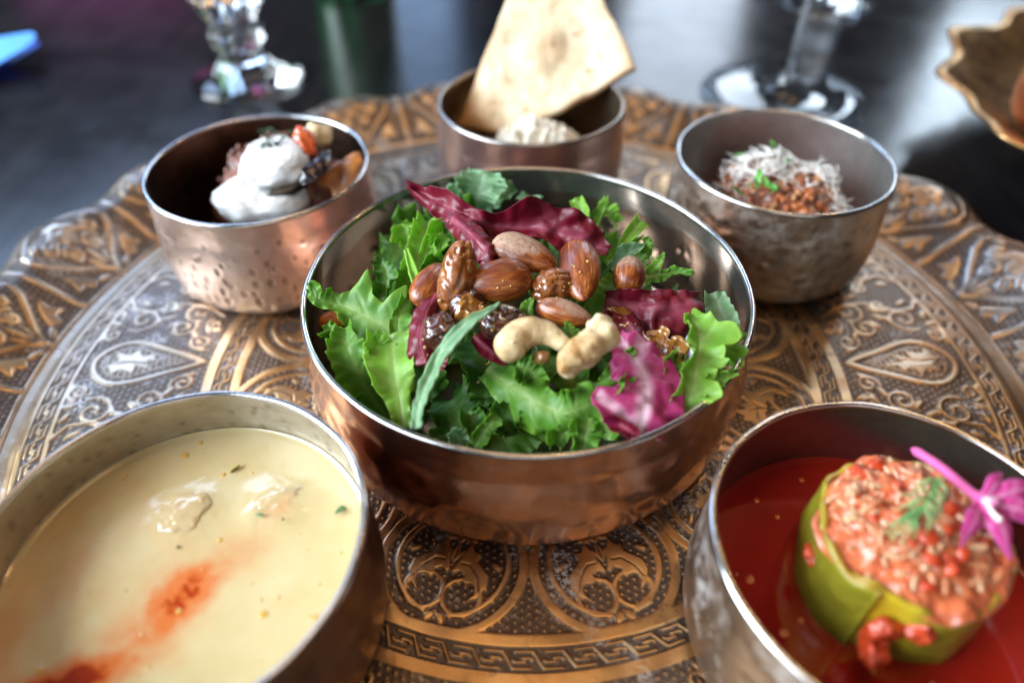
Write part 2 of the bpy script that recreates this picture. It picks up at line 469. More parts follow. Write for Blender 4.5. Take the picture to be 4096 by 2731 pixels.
    setb(b, color=cc, metal=mth(nt, 'SUBTRACT', ramp(nt, r, [(0, .85), (.6, 1.)]), mth(nt, 'MULTIPLY', dust, .6), True),
         rough=mth(nt, 'ADD', ramp(nt, r, [(0., .36), (.8, .26)]), mth(nt, 'MULTIPLY', n1, .16)))
    bump(nt, b, n2, .12, .02)
    o = mk('serving_tray', V, F, m, origin=(TC[0], TC[1], -.34), attrs=A)
    tag(o, 'large engraved copper tray with scalloped rim, leaf medallions and meander bands, carrying the six bowls', 'tray')
build_tray()

# ------------------------------------------------------------------ hammered bowls
def copper_mat(name, c_hi, c_lo, patina, pat_amt, rough=.26, frost=0., dent_shade=.25, hamm=170, hk=.16):
    m, nt, b = new_mat(name)
    n1 = noise(nt, 45, 5, .6); n2 = noise(nt, 130, 5, .65); brush = noise(nt, 1.0, 4, .6, mapping(nt, (60, 60, 900)))
    c = ramp(nt, n1, [(.3, c_lo), (.68, c_hi)])
    c = mixc(nt, ramp(nt, n2, [(.62-pat_amt*.3, 0.), (.8-pat_amt*.3, .85)]), c, patina)
    d = attr(nt, 'dent')
    c = mixc(nt, mth(nt, 'MULTIPLY', d, dent_shade), c, tuple(.55*v for v in patina))  # dents darkened in colour to stand for what they mirror, beside slight patina
    rg = mth(nt, 'ADD', mth(nt, 'MULTIPLY', brush, .16), mth(nt, 'MULTIPLY', n2, .14))
    metal = 1.0
    if frost:
        f = mth(nt, 'MULTIPLY', ramp(nt, noise(nt, 70, 6, .7), [(.5, 0.), (.66, 1.)]), frost)
        c = mixc(nt, f, c, (.60, .60, .60)); metal = mth(nt, 'SUBTRACT', 1.0, mth(nt, 'MULTIPLY', f, .7))
    setb(b, color=c, metal=metal, rough=mth(nt, 'ADD', rg, rough-.13))
    hm = voronoi(nt, hamm, 'SMOOTH_F1')
    bump(nt, b, mth(nt, 'ADD', mth(nt, 'ADD', mth(nt, 'MULTIPLY', brush, .25), mth(nt, 'MULTIPLY', n2, .2)), mth(nt, 'MULTIPLY', hm, 2.2)), hk, .05)
    return m
def tin_mat(name, c, stain, amt, rough=.3, line=None):
    m, nt, b = new_mat(name)
    n1 = noise(nt, 40, 5, .6); n2 = noise(nt, 200, 4, .6); brush = noise(nt, 1.0, 4, .6, mapping(nt, (40, 40, 700)))
    f = ramp(nt, mth(nt, 'ADD', n1, mth(nt, 'MULTIPLY', mth(nt, 'SUBTRACT', brush, .5), .5)), [(.66-amt*.5, 0.), (.82-amt*.5, 1.)])
    if line is not None:      # browner below a wavy line
        t = nt.nodes.new('ShaderNodeSeparateXYZ'); link(nt, coords(nt), t.inputs[0])
        z = mth(nt, 'ADD', t.outputs[2], mth(nt, 'MULTIPLY', mth(nt, 'SUBTRACT', n1, .5), .012))
        lo = mth(nt, 'LESS_THAN', z, line*CM)
        f = mth(nt, 'MAXIMUM', mth(nt, 'MULTIPLY', lo, ramp(nt, n2, [(.25, .6), (.5, 1.)])), mth(nt, 'MULTIPLY', f, .3))
    cc = mixc(nt, f, ramp(nt, n2, [(.3, tuple(.8*v for v in c)), (.7, c)]), stain)
    d = attr(nt, 'dent')
    cc = mixc(nt, mth(nt, 'MULTIPLY', d, .5), cc, (.2, .17, .15))
    setb(b, color=cc, metal=.95, rough=mth(nt, 'ADD', mth(nt, 'MULTIPLY', n1, .2), rough-.1))
    bump(nt, b, brush, .08, .03)
    return m
def dents(spec, seed):
    r = random.Random(seed); out = []
    for (z, n, rw, rh, dep, jit) in spec:
        for k in range(n):
            out.append((2*math.pi*(k+r.uniform(-jit, jit))/n+r.uniform(0, .2), z+r.uniform(-.18, .18)*min(1, jit*3), rw*r.uniform(.75, 1.2), rh*r.uniform(.75, 1.2), dep*r.uniform(.6, 1.3)))
    return out
def dent_fn(D, r):
    def f(TH, Z):
        s = np.zeros(TH.shape); mk_ = np.zeros(TH.shape)
        for a, z, rw, rh, dep in D:
            da = (TH-a+np.pi) % (2*np.pi)-np.pi
            q = (da*r/rw)**2+((Z-z)/rh)**2
            g = np.exp(-q*1.6); s = s-dep*g
            s = s+dep*.25*np.exp(-(np.sqrt(q)-1.35)**2*6); mk_ = np.maximum(mk_, np.exp(-q*q*1.2))
        return s, mk_
    return f
def build_bowl(c, r, H, label, group, m_out, m_in, m_rim, D_out, D_in=(), wob=.02, seg=320, seed=1):
    t = empty('hammered_bowl', (c[0], c[1], 0), label, 'bowl', group)
    prof = [(.02, .03), (r*.55, .03), (r*.79, .04), (r*.845, .1), (r*.915, .28), (r*.965, .55), (r*1.0, .9)]
    for z in np.linspace(1.2, H-.14, 54):
        k = (z-1.2)/(H-1.34); prof.append((r*(1.012+.022*math.sin(min(1, k*1.4)*math.pi)-.012*k), z))
    prof = np.array(prof); fo = dent_fn(D_out, r)
    holder = {}
    def disp(TH, Z):
        s, mk_ = fo(TH, Z); P3 = np.stack([np.cos(TH).ravel()*r, np.sin(TH).ravel()*r, Z.ravel()], 1)
        w = (vn(P3, .55, seed)*wob+vn(P3, 1.4, seed+5)*wob*.5).reshape(TH.shape)
        holder['d'] = mk_.ravel()
        return (s+w)*np.clip(Z/.6, 0, 1)
    V, F = lathe(prof, (c[0], c[1], 0), seg, disp)
    mk('outer_wall', V, F, m_out, t, attrs=dict(dent=holder['d']))
    ti = .13
    pin = [(r-.05-ti*.2, H-.02)]+[(r*(1.0+.01*math.sin(k*math.pi))-ti, H-.05-k*(H-1.3)) for k in np.linspace(0.02, 1, 40)]
    pin += [(r*.965-ti, .85), (r*.925-ti, .55), (r*.845-ti, .32), (r*.68, .22), (r*.3, .18), (.02, .18)]
    fi = dent_fn(list(D_in), r)
    def disp2(TH, Z):
        s, mk_ = fi(TH, Z); holder['e'] = mk_.ravel()
        P3 = np.stack([np.cos(TH).ravel()*r, np.sin(TH).ravel()*r, Z.ravel()], 1)
        return -s+(vn(P3, .6, seed+9)*wob*.8).reshape(TH.shape)
    V, F = lathe(pin, (c[0], c[1], 0), seg, disp2)
    mk('lining', V, F[:, ::-1], m_in, t, attrs=dict(dent=holder['e']))
    a = np.linspace(0, 2*np.pi, 12, endpoint=False)
    ring = [(r-.07+.105*math.cos(q), H-.07+.10*math.sin(q)) for q in a]; ring.append(ring[0])
    V, F = lathe(ring, (c[0], c[1], 0), seg, lambda TH, Z: .012*np.sin(TH*5+seed)+.008*np.sin(TH*13+seed*2))
    mk('rim', V, F, m_rim, t)
    return t
rim_bright = simple('tinned_rim', (.62, .62, .62), .2, 1., .12, 200, .05)
rim_dark = simple('worn_rim', (.40, .37, .35), .3, 1., .25, 200, .08)
SG = 'small hammered bowls standing round the salad bowl'
B_C = (0, 0); B_LB = (-11.97, 8.58); B_MB = (.44, 15.13); B_RB = (11.88, 9.25); B_FL = (-9.39, -10.32); B_FR = (9.53, -10.62)
rs = [(z, 9+int(3*z), .42, .42, .03, .45) for z in (.9, 1.5, 2.1, 2.8, 3.5, 4.2)]
build_bowl(B_C, 8.0, 5.5, 'large hammered copper bowl filled with green salad, in the middle of the tray', None,
    copper_mat('polished_copper', (.80, .48, .36), (.66, .37, .26), (.34, .18, .13), .04, .2, 0, .0),
    tin_mat('tin_brown', (.66, .67, .65), (.46, .35, .28), .15, .12, line=4.35), rim_bright,
    dents(rs, 3), dents([(3.4, 20, .3, .3, .015, .4), (2.6, 20, .3, .3, .015, .4)], 4), .035, 420, 2)
build_bowl(B_LB, 4.89, 5.3, 'pinkish copper bowl with rows of oval dents, holding the yoghurt-topped dish', SG,
    copper_mat('dented_copper', (.74, .61, .57), (.62, .50, .46), (.34, .27, .24), 0., .33, .15, .6, 200, .2),
    tin_mat('brown_stained_lining', (.26, .17, .12), (.10, .06, .04), .4, .3), rim_bright,
    dents([(.75, 22, .19, .19, .06, .12), (1.3, 38, .14, .23, .038, .16), (1.85, 42, .14, .24, .038, .14), (2.4, 40, .14, .23, .038, .16), (2.95, 34, .13, .2, .034, .25), (3.5, 26, .13, .17, .03, .35), (4.1, 20, .13, .15, .028, .4)], 11), (), .02, 360, 3)
build_bowl(B_MB, 4.81, 5.3, 'purplish copper bowl with a flatbread triangle leaning in it, at the back', SG,
    copper_mat('purple_copper', (.54, .40, .38), (.42, .31, .30), (.24, .17, .16), .08, .33),
    tin_mat('brass_lining', (.46, .34, .22), (.20, .13, .08), .35, .3), rim_dark,
    dents([(1.2, 14, .2, .24, .035, .3), (2.2, 15, .2, .24, .035, .3), (3.3, 14, .18, .22, .03, .3)], 12), (), .02, 240, 4)
build_bowl(B_RB, 4.82, 5.3, 'brown bowl with crater-like hammer marks, holding cheese-topped tomato grains', SG,
    copper_mat('aged_brown_copper', (.68, .58, .47), (.54, .44, .34), (.30, .22, .16), 0.06, .37, .45, .3, 190, .5),
    tin_mat('grey_tin', (.70, .70, .68), (.48, .45, .41), .2, .33), rim_bright,
    dents([(z, 22, .3, .28, .04, .5) for z in (.9, 1.4, 1.9, 2.4, 2.9, 3.4, 3.9, 4.4)], 13), (), .025, 360, 5)
build_bowl(B_FL, 5.02, 5.3, 'dark copper bowl with pitted pale lining, full of cream soup', SG,
    copper_mat('dark_copper', (.34, .21, .16), (.24, .14, .11), (.10, .06, .05), .08, .3),
    tin_mat('pitted_tin', (.56, .53, .48), (.36, .31, .25), .25, .34), rim_bright,
    dents([(z, 14, .3, .3, .03, .4) for z in (1.2, 2.2, 3.2, 4.2)], 14), dents([(4.75, 26, .1, .1, .03, .3), (4.3, 28, .12, .1, .035, .3), (3.85, 30, .12, .1, .03, .3)], 15), .02, 360, 6)
build_bowl(B_FR, 4.89, 5.3, 'tarnished bowl with pale verdigris blotches, holding red broth and stuffed courgette', SG,
    copper_mat('tarnished_copper', (.44, .33, .25), (.32, .24, .18), (.20, .14, .11), .12, .36, .7),
    tin_mat('dark_tin', (.36, .34, .34), (.22, .18, .18), .2, .22), rim_bright,
    dents([(z, 14, .3, .3, .03, .4) for z in (1.2, 2.2, 3.2, 4.2)], 16), (), .02, 360, 7)
# ------------------------------------------------------------------ salad leaves
def leaf_mat(name, main, pale, edge, dark, wet=.2, transl=.46, rough=.46, netk=.26, wide=(0., .35), vk=.28):
    m, nt, b = new_mat(name)
    e = attr(nt, 'edge'); u = attr(nt, 'along'); v = attr(nt, 'vein')
    n1 = noise(nt, 90, 5, .6); n2 = noise(nt, 420, 4, .6)
    c = mixc(nt, ramp(nt, n1, [(.3, 0.), (.72, 1.)]), dark, main)
    c = mixc(nt, mth(nt, 'MULTIPLY', ramp(nt, e, [(wide[0], 1.), (wide[1], .0)]), mth(nt, 'SUBTRACT', 1.0, mth(nt, 'MULTIPLY', u, .75))), c, pale)
    c = mixc(nt, mth(nt, 'MULTIPLY', ramp(nt, e, [(.6, 0.), (1., 1.)]), .75), c, edge)
    c = mixc(nt, mth(nt, 'MULTIPLY', v, vk), c, pale)
    c = mixc(nt, mth(nt, 'MULTIPLY', ramp(nt, n2, [(.5, 0.), (.75, 1.)]), .3), c, dark)
    net = ramp(nt, voronoi(nt, 430, 'DISTANCE_TO_EDGE'), [(.02, 1.), (.09, 0.)])
    c = mixc(nt, mth(nt, 'MULTIPLY', net, netk), c, dark)
    setb(b, color=c, rough=mth(nt, 'ADD', mth(nt, 'MULTIPLY', n1, .3), rough-.15), coat=ramp(nt, noise(nt, 60, 3), [(.45, 0.), (.62, wet)]), coatr=.08, spec=.45)
    bump(nt, b, mth(nt, 'ADD', n2, mth(nt, 'MULTIPLY', v, -.8)), .35, .05)
    tr = nt.nodes.new('ShaderNodeBsdfTranslucent'); link(nt, mixc(nt, .45, c, edge), tr.inputs[0])
    mx = nt.nodes.new('ShaderNodeMixShader'); mx.inputs[0].default_value = transl
    link(nt, b.outputs[0], mx.inputs[1]); link(nt, tr.outputs[0], mx.inputs[2])
    link(nt, mx.outputs[0], nt.nodes['Material Output'].inputs[0])
    return m
GREEN = leaf_mat('lettuce_green', (.15, .38, .035), (.42, .60, .18), (.30, .56, .06), (.11, .30, .03))
LIME = leaf_mat('lettuce_lime', (.29, .55, .07), (.54, .72, .26), (.42, .68, .11), (.22, .48, .05))
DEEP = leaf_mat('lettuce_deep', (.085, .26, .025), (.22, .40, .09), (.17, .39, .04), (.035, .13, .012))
MINT = leaf_mat('lettuce_mint', (.32, .54, .30), (.60, .76, .55), (.46, .66, .42), (.17, .36, .16))
RADI = leaf_mat('radicchio_red', (.21, .004, .022), (.42, .09, .14), (.15, .002, .014), (.11, .002, .011), .12, .2, .42, .08)
PINK = leaf_mat('radicchio_pale', (.52, .045, .19), (.84, .62, .70), (.40, .015, .12), (.48, .045, .18), .12, .28, .45, .04, (.03, .26), .6)
DRES = simple('amber_dressing', (.34, .14, .025), .12, 0, .35, 220, .25, 500, coat=1.0, coatr=.04, sss=.25, ssss=.01, sssr=SSR)
CAMDIR = np.array((0., -.79, .61))
LG = 'leaves of the salad in the large bowl'
def leaf_mesh(pts, wl, wr, face=(0, -.7, .7), frill=(.16, 7), teeth=(0, 0), curl=0., cup=.25, crum=.07, nu=64, nv=29, veink=5., seed=0, frillp=2.6, vein_amp=.007):
    path = smooth_path(pts, nu); T, N, S = frame(path, face)
    u = np.linspace(0, 1, nu)
    def prof(w):
        w = np.asarray(w, float); return np.interp(u, np.linspace(0, 1, len(w)), w) if len(w) > 9 else np.maximum(smooth_path(w[:, None], nu)[:, 0], .02)
    WL, WR = prof(wl), prof(wr)
    r = random.Random(seed); ph = [r.uniform(0, 6.28) for _ in range(8)]
    k = np.linspace(-1, 1, nv); v = np.sign(k)*np.abs(k)**.8
    L = np.linalg.norm(np.diff(path, axis=0), axis=1).sum()
    UU, VV = np.meshgrid(u, v, indexing='ij'); A = np.abs(VV)
    W = np.where(VV < 0, WL[:, None], WR[:, None])
    side = np.where(VV < 0, 0, 1)
    q1 = np.stack([UU*frill[1]*1.6, side*7.3+0*UU, 0*UU+seed*1.7], -1).reshape(-1, 3)
    if teeth[0]:
        q = np.stack([UU*teeth[0]*.38, side*5.1+0*UU, 0*UU+seed*2.3], -1).reshape(-1, 3)
        lob = np.clip(.5+.9*vn(q, 1., seed+31), 0, 1).reshape(UU.shape)
        saw = np.abs(((UU*teeth[0]*1.7+side*.37+.5*vn(q, .6, seed+37).reshape(UU.shape)) % 1)*2-1)
        W = W*(1-teeth[1]*1.5*lob*A**2.5-.2*teeth[1]*saw*A**6)
    f1 = (1.25*vn(q1, 1., seed+41)).reshape(UU.shape)
    f2 = np.sin(2*np.pi*frill[1]*1.9*UU+ph[2]+side*ph[3]+3*f1)
    fr = frill[0]*1.8*A**frillp*(f1+.30*f2)
    tip = np.clip((UU-.82)/.18, 0, 1)**2
    fr = fr+tip*frill[0]*.7*np.sin(VV*5+ph[5])
    off_n = cup*W*A**1.6+fr+curl*A**3*W
    off_s = VV*W*(1-.22*np.abs(curl)*A)+.5*frill[0]*A**2*vn(q1, 1., seed+43).reshape(UU.shape)*np.sign(VV)
    V = path[:, None]+S[:, None]*off_s[..., None]+N[:, None]*off_n[..., None]
    V = V+T[:, None]*(.18*frill[0]*A**2*f2)[..., None]
    V = V.reshape(-1, 3)
    vein = np.clip(np.cos((UU*L*1.1-A*W*.9)*veink*1.2+side)*1.0-.72, 0, 1)/.28*(A < .93)
    vein = np.maximum(vein, np.exp(-(A/.07)**2))
    vein = vein.ravel()
    NN = np.repeat(N, nv, 0)
    V = V+NN*(crum*(fbm(V, .9, 3, seed+3))-vein_amp*vein)[:, None]
    return V, grid_faces(nu, nv), dict(edge=A.ravel(), along=UU.ravel(), vein=vein)
def leaf(name, label, cat, mat, pts, wl, wr, group=LG, thick=.018, parent=None, **kw):
    V, F, A = leaf_mesh(pts, wl, wr, **kw)
    o = mk(name, V, F, mat, attrs=A, solid=thick, parent=parent)
    if parent is None: tag(o, label, cat, group)
    return o
leaf('lettuce_leaf', 'lobed green lettuce leaf reaching over the left rim of the salad bowl', 'lettuce leaf', GREEN,
     [(-3.81, -2.71, 4.40), (-4.90, -2.14, 5.10), (-6.23, -1.48, 5.40), (-7.21, -1.30, 5.60), (-7.58, -0.83, 6.00)],
     [.7, 1.1, 1.35, 1.3, 1.2, .8, .4, .22, .2, .25, .22, .1], [.55, 1.15, .6, .75, 1.75, .7, .8, 1.55, .6, .5, .65, .4, .3, .35, .3, .1], frill=(.13, 6), cup=.12, crum=.07, teeth=(26, .12), seed=1, nu=110, nv=41)
leaf('lettuce_leaf', 'shaded green leaf low at the left inside wall of the salad bowl', 'lettuce leaf', GREEN,
     [(-4.78, -4.41, 3.00), (-5.38, -3.93, 4.00), (-5.90, -3.39, 5.00), (-6.19, -2.50, 5.50)], [.5, .75, .8, .5], [.5, .6, .75, .45], frill=(.22, 5), teeth=(14, .25), seed=2)
leaf('lettuce_leaf', 'pale ribbed lettuce leaf standing at the front left of the salad', 'lettuce leaf', LIME,
     [(-3.88, -6.14, 4.50), (-4.05, -5.33, 5.00), (-4.32, -4.29, 5.30), (-4.50, -3.12, 5.60)], [.45, .5, .95, .85], [.35, .55, .85, .9], frill=(.17, 4), cup=.3, teeth=(13, .15), seed=3, veink=3)
leaf('lettuce_leaf', 'narrow pale leaf curving edge-on up towards the cashews', 'lettuce leaf', MINT,
     [(-3.31, -6.98, 5.50), (-3.24, -6.32, 5.80), (-3.04, -5.50, 6.10), (-2.61, -4.70, 6.60), (-1.89, -4.04, 7.00), (-0.95, -3.35, 7.20)], [.12, .22, .12, .16, .14, .06], [.14, .38, .45, .4, .3, .06], face=(-.45, -.5, .7), frill=(.06, 5), cup=.5, seed=4, thick=.06)
leaf('lettuce_leaf', 'bright curly lettuce leaf left of the big radicchio leaf', 'lettuce leaf', LIME,
     [(-4.73, 0.59, 3.80), (-4.35, 1.21, 5.00), (-3.99, 2.05, 5.60), (-3.77, 3.07, 6.00)], [.25, .35, .55, .5], [.3, .55, .9, .6], frill=(.26, 4.5), seed=5, curl=.4)
leaf('lettuce_leaf', 'small curled lime lettuce tip under the left end of the radicchio', 'lettuce leaf', LIME,
     [(-3.81, 1.22, 5.60), (-3.65, 1.63, 5.90), (-3.35, 2.05, 6.10), (-2.95, 2.34, 6.10)], [.2, .35, .4, .25], [.15, .3, .35, .2], frill=(.16, 3), curl=.9, seed=6)
leaf('lettuce_stalk', 'thin lime stalk standing beside the left almond', 'lettuce leaf', LIME,
     [(-3.80, -0.63, 5.40), (-4.10, 0.17, 5.70), (-4.42, 1.19, 5.90)], [.12, .16, .08], [.12, .16, .08], frill=(.02, 3), cup=.8, seed=7, thick=.08)
leaf('kale_leaf', 'frilly blue-green leaf rising behind the radicchio at the far rim', 'lettuce leaf', MINT,
     [(-2.01, 5.97, 4.40), (-1.99, 6.01, 5.20), (-1.86, 6.14, 5.80), (-1.75, 6.44, 6.20)], [.5, 1.0, 1.15, .7], [.5, .95, 1.25, .75], frill=(.22, 4), teeth=(15, .16), seed=8, frillp=2)
leaf('kale_leaf', 'small blue-green leaf low behind the left part of the radicchio', 'lettuce leaf', MINT,
     [(-3.64, 5.64, 4.40), (-3.72, 5.88, 4.90), (-3.81, 6.27, 5.30)], [.5, .6, .4], [.5, .6, .4], frill=(.15, 4), seed=9)
leaf('kale_leaf', 'ragged blue-green leaf tip behind the middle of the radicchio', 'lettuce leaf', MINT,
     [(0.17, 5.34, 4.60), (0.17, 5.55, 5.00), (0.30, 5.99, 5.30)], [.4, .6, .5], [.4, .6, .5], frill=(.15, 4), teeth=(10, .3), seed=10)
leaf('radicchio_leaf', 'long dark red radicchio leaf lying across the back of the salad', 'radicchio leaf', RADI,
     [(2.96, 1.08, 6.00), (1.74, 1.20, 6.50), (0.31, 1.45, 6.80), (-1.36, 1.59, 6.80), (-2.83, 2.44, 6.90), (-4.44, 3.91, 6.90)],
     [.15, .35, .6, .75, .5, .42, .5, .65, .45, .55, .5, .3, .1], [.15, .55, .85, .95, .75, .9, .6, .45, .4, .35, .5, .35, .1], frill=(.2, 4), cup=.25, crum=.34, seed=11, veink=1.6, nu=110, nv=41)
leaf('radicchio_leaf', 'folded red radicchio flap hanging down onto the almonds', 'radicchio leaf', RADI,
     [(-2.78, 1.71, 7.00), (-2.08, 0.46, 7.20), (-1.52, -0.50, 7.15), (-1.23, -0.89, 6.80)], [.45, .5, .45, .25], [.4, .45, .4, .3], frill=(.16, 3), cup=-.35, crum=.22, seed=12, veink=1.6)
leaf('lettuce_leaf', 'small bright leaf standing at the right end of the long radicchio', 'lettuce leaf', LIME,
     [(2.41, 3.49, 5.00), (2.34, 3.83, 5.60), (2.00, 4.47, 6.10)], [.15, .3, .35], [.15, .22, .3], frill=(.10, 3), curl=.5, seed=13)
leaf('lettuce_leaf', 'small dressed leaf pointing up by the bare right wall of the bowl', 'lettuce leaf', GREEN,
     [(2.53, 3.05, 5.20), (2.73, 3.67, 5.50), (3.17, 4.44, 5.90)], [.25, .3, .1], [.15, .22, .1], frill=(.06, 3), curl=.6, seed=14)
leaf('lettuce_leaf', 'spoon-shaped bright leaf tip right of the upright almond', 'lettuce leaf', LIME,
     [(3.00, 1.03, 5.50), (3.37, 1.36, 5.80), (3.90, 1.97, 6.10), (4.41, 2.74, 6.20)], [.08, .1, .26, .28], [.08, .1, .24, .32], frill=(.06, 2), cup=.5, seed=15)
leaf('frisee_leaf', 'pale toothed leaf behind the dusty small almond', 'lettuce leaf', MINT,
     [(3.14, 0.74, 5.40), (3.56, 0.95, 5.80), (4.30, 1.30, 6.10)], [.25, .45, .12], [.2, .4, .1], frill=(.10, 3), teeth=(9, .4), seed=16)
leaf('frisee_leaf', 'spiky frisee leaf pointing at the right bowl wall', 'lettuce leaf', GREEN,
     [(3.69, -0.08, 5.40), (4.55, 0.12, 5.60), (5.29, 0.09, 5.70), (5.94, -0.11, 5.90)], [.3, .38, .3, .05], [.25, .35, .2, .05], frill=(.12, 4), teeth=(11, .5), seed=17, nu=90)
leaf('frisee_leaf', 'pointed frisee tip sticking up right of the small almond', 'lettuce leaf', LIME,
     [(4.27, 0.05, 5.50), (4.70, 0.43, 5.80), (4.96, 0.68, 6.20)], [.2, .28, .03], [.2, .3, .03], frill=(.05, 3), teeth=(6, .5), seed=18)
leaf('radicchio_leaf', 'magenta radicchio leaf right of the cashews, below the small almond', 'radicchio leaf', RADI,
     [(2.74, -1.42, 5.70), (3.61, -2.05, 6.00), (4.68, -2.12, 6.10), (5.92, -1.58, 5.80)], [.3, .5, .55, .3], [.5, 1.0, 1.35, .6], frill=(.2, 3.5), cup=-.2, crum=.3, seed=19, veink=1.6)
leaf('radicchio_leaf', 'narrow magenta radicchio strip under the amber dressing', 'radicchio leaf', RADI,
     [(3.16, -1.76, 5.70), (3.37, -3.19, 5.80), (3.77, -4.30, 5.70), (4.17, -4.68, 5.40)], [.3, .45, .5, .3], [.3, .5, .5, .2], frill=(.14, 3), cup=-.2, crum=.24, seed=20, veink=1.6)
leaf('radicchio_leaf', 'pink and white ribbed radicchio leaf at the front right rim', 'radicchio leaf', PINK,
     [(3.16, -6.98, 5.25), (3.38, -6.43, 5.70), (3.49, -5.44, 5.90), (3.20, -4.41, 6.00), (2.94, -3.56, 5.95)], [1.1, 1.6, 1.2, .7, .2], [.6, 1.1, 1.15, .85, .2], frill=(.2, 3.5), cup=-.12, crum=.26, seed=21, veink=1.5, vein_amp=.03, nu=90, nv=37)
leaf('lettuce_leaf', 'blue-green round leaf tip against the right wall of the bowl', 'lettuce leaf', MINT,
     [(6.84, -2.55, 4.50), (6.80, -1.76, 5.10), (6.60, -0.75, 5.50)], [.4, .65, .4], [.4, .55, .35], frill=(.09, 4), teeth=(12, .08), seed=22)
leaf('lettuce_leaf', 'tall pale green oak-leaf lettuce at the right front rim', 'lettuce leaf', LIME,
     [(4.67, -6.08, 4.90), (4.90, -5.61, 5.60), (5.15, -4.74, 6.00), (5.40, -3.69, 6.20), (5.20, -2.83, 6.30)],
     [.4, .6, .65, .5, .75, .45, .3, .5, .4, .25, .3, .1], [.3, .45, .6, 1.1, .75, .6, 1.0, .6, 1.3, .8, .6, .15], frill=(.18, 5), cup=.3, seed=23, nu=110, nv=37, teeth=(22, .12))
leaf('lettuce_leaf', 'broad mid-green leaf in front of the cashews', 'lettuce leaf', GREEN,
     [(-1.36, -3.50, 4.40), (-0.22, -5.24, 5.10), (0.82, -6.13, 5.30), (1.66, -6.05, 5.50), (2.78, -5.34, 5.60)], [.5, .9, .8, .75, .3], [.45, .95, .95, .85, .3], frill=(.24, 4.5), teeth=(22, .18), cup=-.25, crum=.10, seed=24, nu=100, nv=37)
leaf('lettuce_leaf', 'small dark leaf right of the lower cashew', 'lettuce leaf', GREEN,
     [(2.30, -4.96, 5.30), (2.83, -4.65, 5.80), (3.28, -4.12, 6.00)], [.25, .32, .12], [.2, .3, .1], frill=(.12, 3), teeth=(9, .35), seed=25)
leaf('lettuce_leaf', 'toothed green leaf at the front rim beside the pink radicchio', 'lettuce leaf', GREEN,
     [(1.61, -6.86, 4.40), (1.70, -6.56, 5.00), (1.91, -5.96, 5.30)], [.45, .6, .4], [.4, .5, .3], frill=(.16, 3.5), teeth=(11, .35), seed=26)
leaf('lettuce_leaf', 'small frilly leaf at the very front of the salad', 'lettuce leaf', GREEN,
     [(-1.72, -6.67, 4.20), (-1.39, -6.40, 4.70), (-0.96, -6.05, 5.00)], [.3, .4, .35], [.3, .4, .3], frill=(.14, 4), teeth=(9, .3), seed=27)
leaf('lettuce_leaf', 'tiny bluish leaf tip by the front rim, left of the front frill', 'lettuce leaf', MINT,
     [(-2.09, -6.37, 4.00), (-2.24, -6.24, 4.30), (-2.43, -6.23, 4.60)], [.25, .3, .2], [.25, .3, .2], frill=(.08, 3), seed=28)
leaf('frisee_leaf', 'little toothed frisee sprig between the almonds and the light cashew', 'lettuce leaf', GREEN,
     [(0.01, -3.22, 6.40), (-0.02, -3.00, 6.70), (0.10, -2.72, 6.90)], [.15, .28, .1], [.15, .26, .1], frill=(.06, 3), teeth=(7, .5), seed=29)
leaf('frisee_leaf', 'little toothed frisee sprig above the wrinkled cashew', 'lettuce leaf', GREEN,
     [(1.42, -4.34, 6.40), (1.28, -4.11, 6.70), (1.12, -3.85, 6.90)], [.15, .3, .12], [.15, .3, .12], frill=(.06, 3), teeth=(7, .45), seed=30)
leaf('radicchio_leaf', 'glossy upright dark red radicchio piece left of the raisins', 'radicchio leaf', RADI,
     [(-3.28, -4.59, 5.80), (-3.43, -4.03, 6.20), (-3.35, -3.13, 6.50), (-3.07, -2.09, 6.60)], [.4, .45, .4, .25], [.4, .5, .4, .25], frill=(.10, 3), cup=-.4, crum=.16, seed=31, veink=1.5)
leaf('radicchio_leaf', 'short blunt red radicchio piece below the dark raisin', 'radicchio leaf', RADI,
     [(-1.76, -3.77, 6.20), (-1.28, -4.17, 6.00), (-0.68, -4.37, 5.60)], [.22, .3, .15], [.2, .28, .15], frill=(.04, 2), cup=-.8, crum=.04, seed=32)
leaf('lettuce_leaf', 'dressed green leaf behind the glossy red radicchio piece', 'lettuce leaf', GREEN,
     [(-4.00, -3.69, 4.90), (-4.28, -2.97, 5.40), (-4.37, -2.32, 5.60), (-4.14, -1.53, 5.80)], [.25, .35, .35, .3], [.3, .5, .55, .3], frill=(.12, 3), teeth=(9, .25), seed=33)
leaf('lettuce_leaf', 'dull green leaf behind the upright almond stack', 'lettuce leaf', GREEN,
     [(-2.80, 1.19, 4.60), (-2.21, 1.49, 5.20), (-1.80, 1.91, 5.50)], [.6, .8, .5], [.6, .8, .5], frill=(.12, 3), seed=34)
leaf('lettuce_leaf', 'green leaf under the small dusty almond', 'lettuce leaf', GREEN,
     [(2.24, -1.76, 5.00), (2.88, -1.06, 5.40), (3.27, -0.08, 5.60)], [.5, .7, .4], [.5, .7, .4], frill=(.10, 3), seed=35)
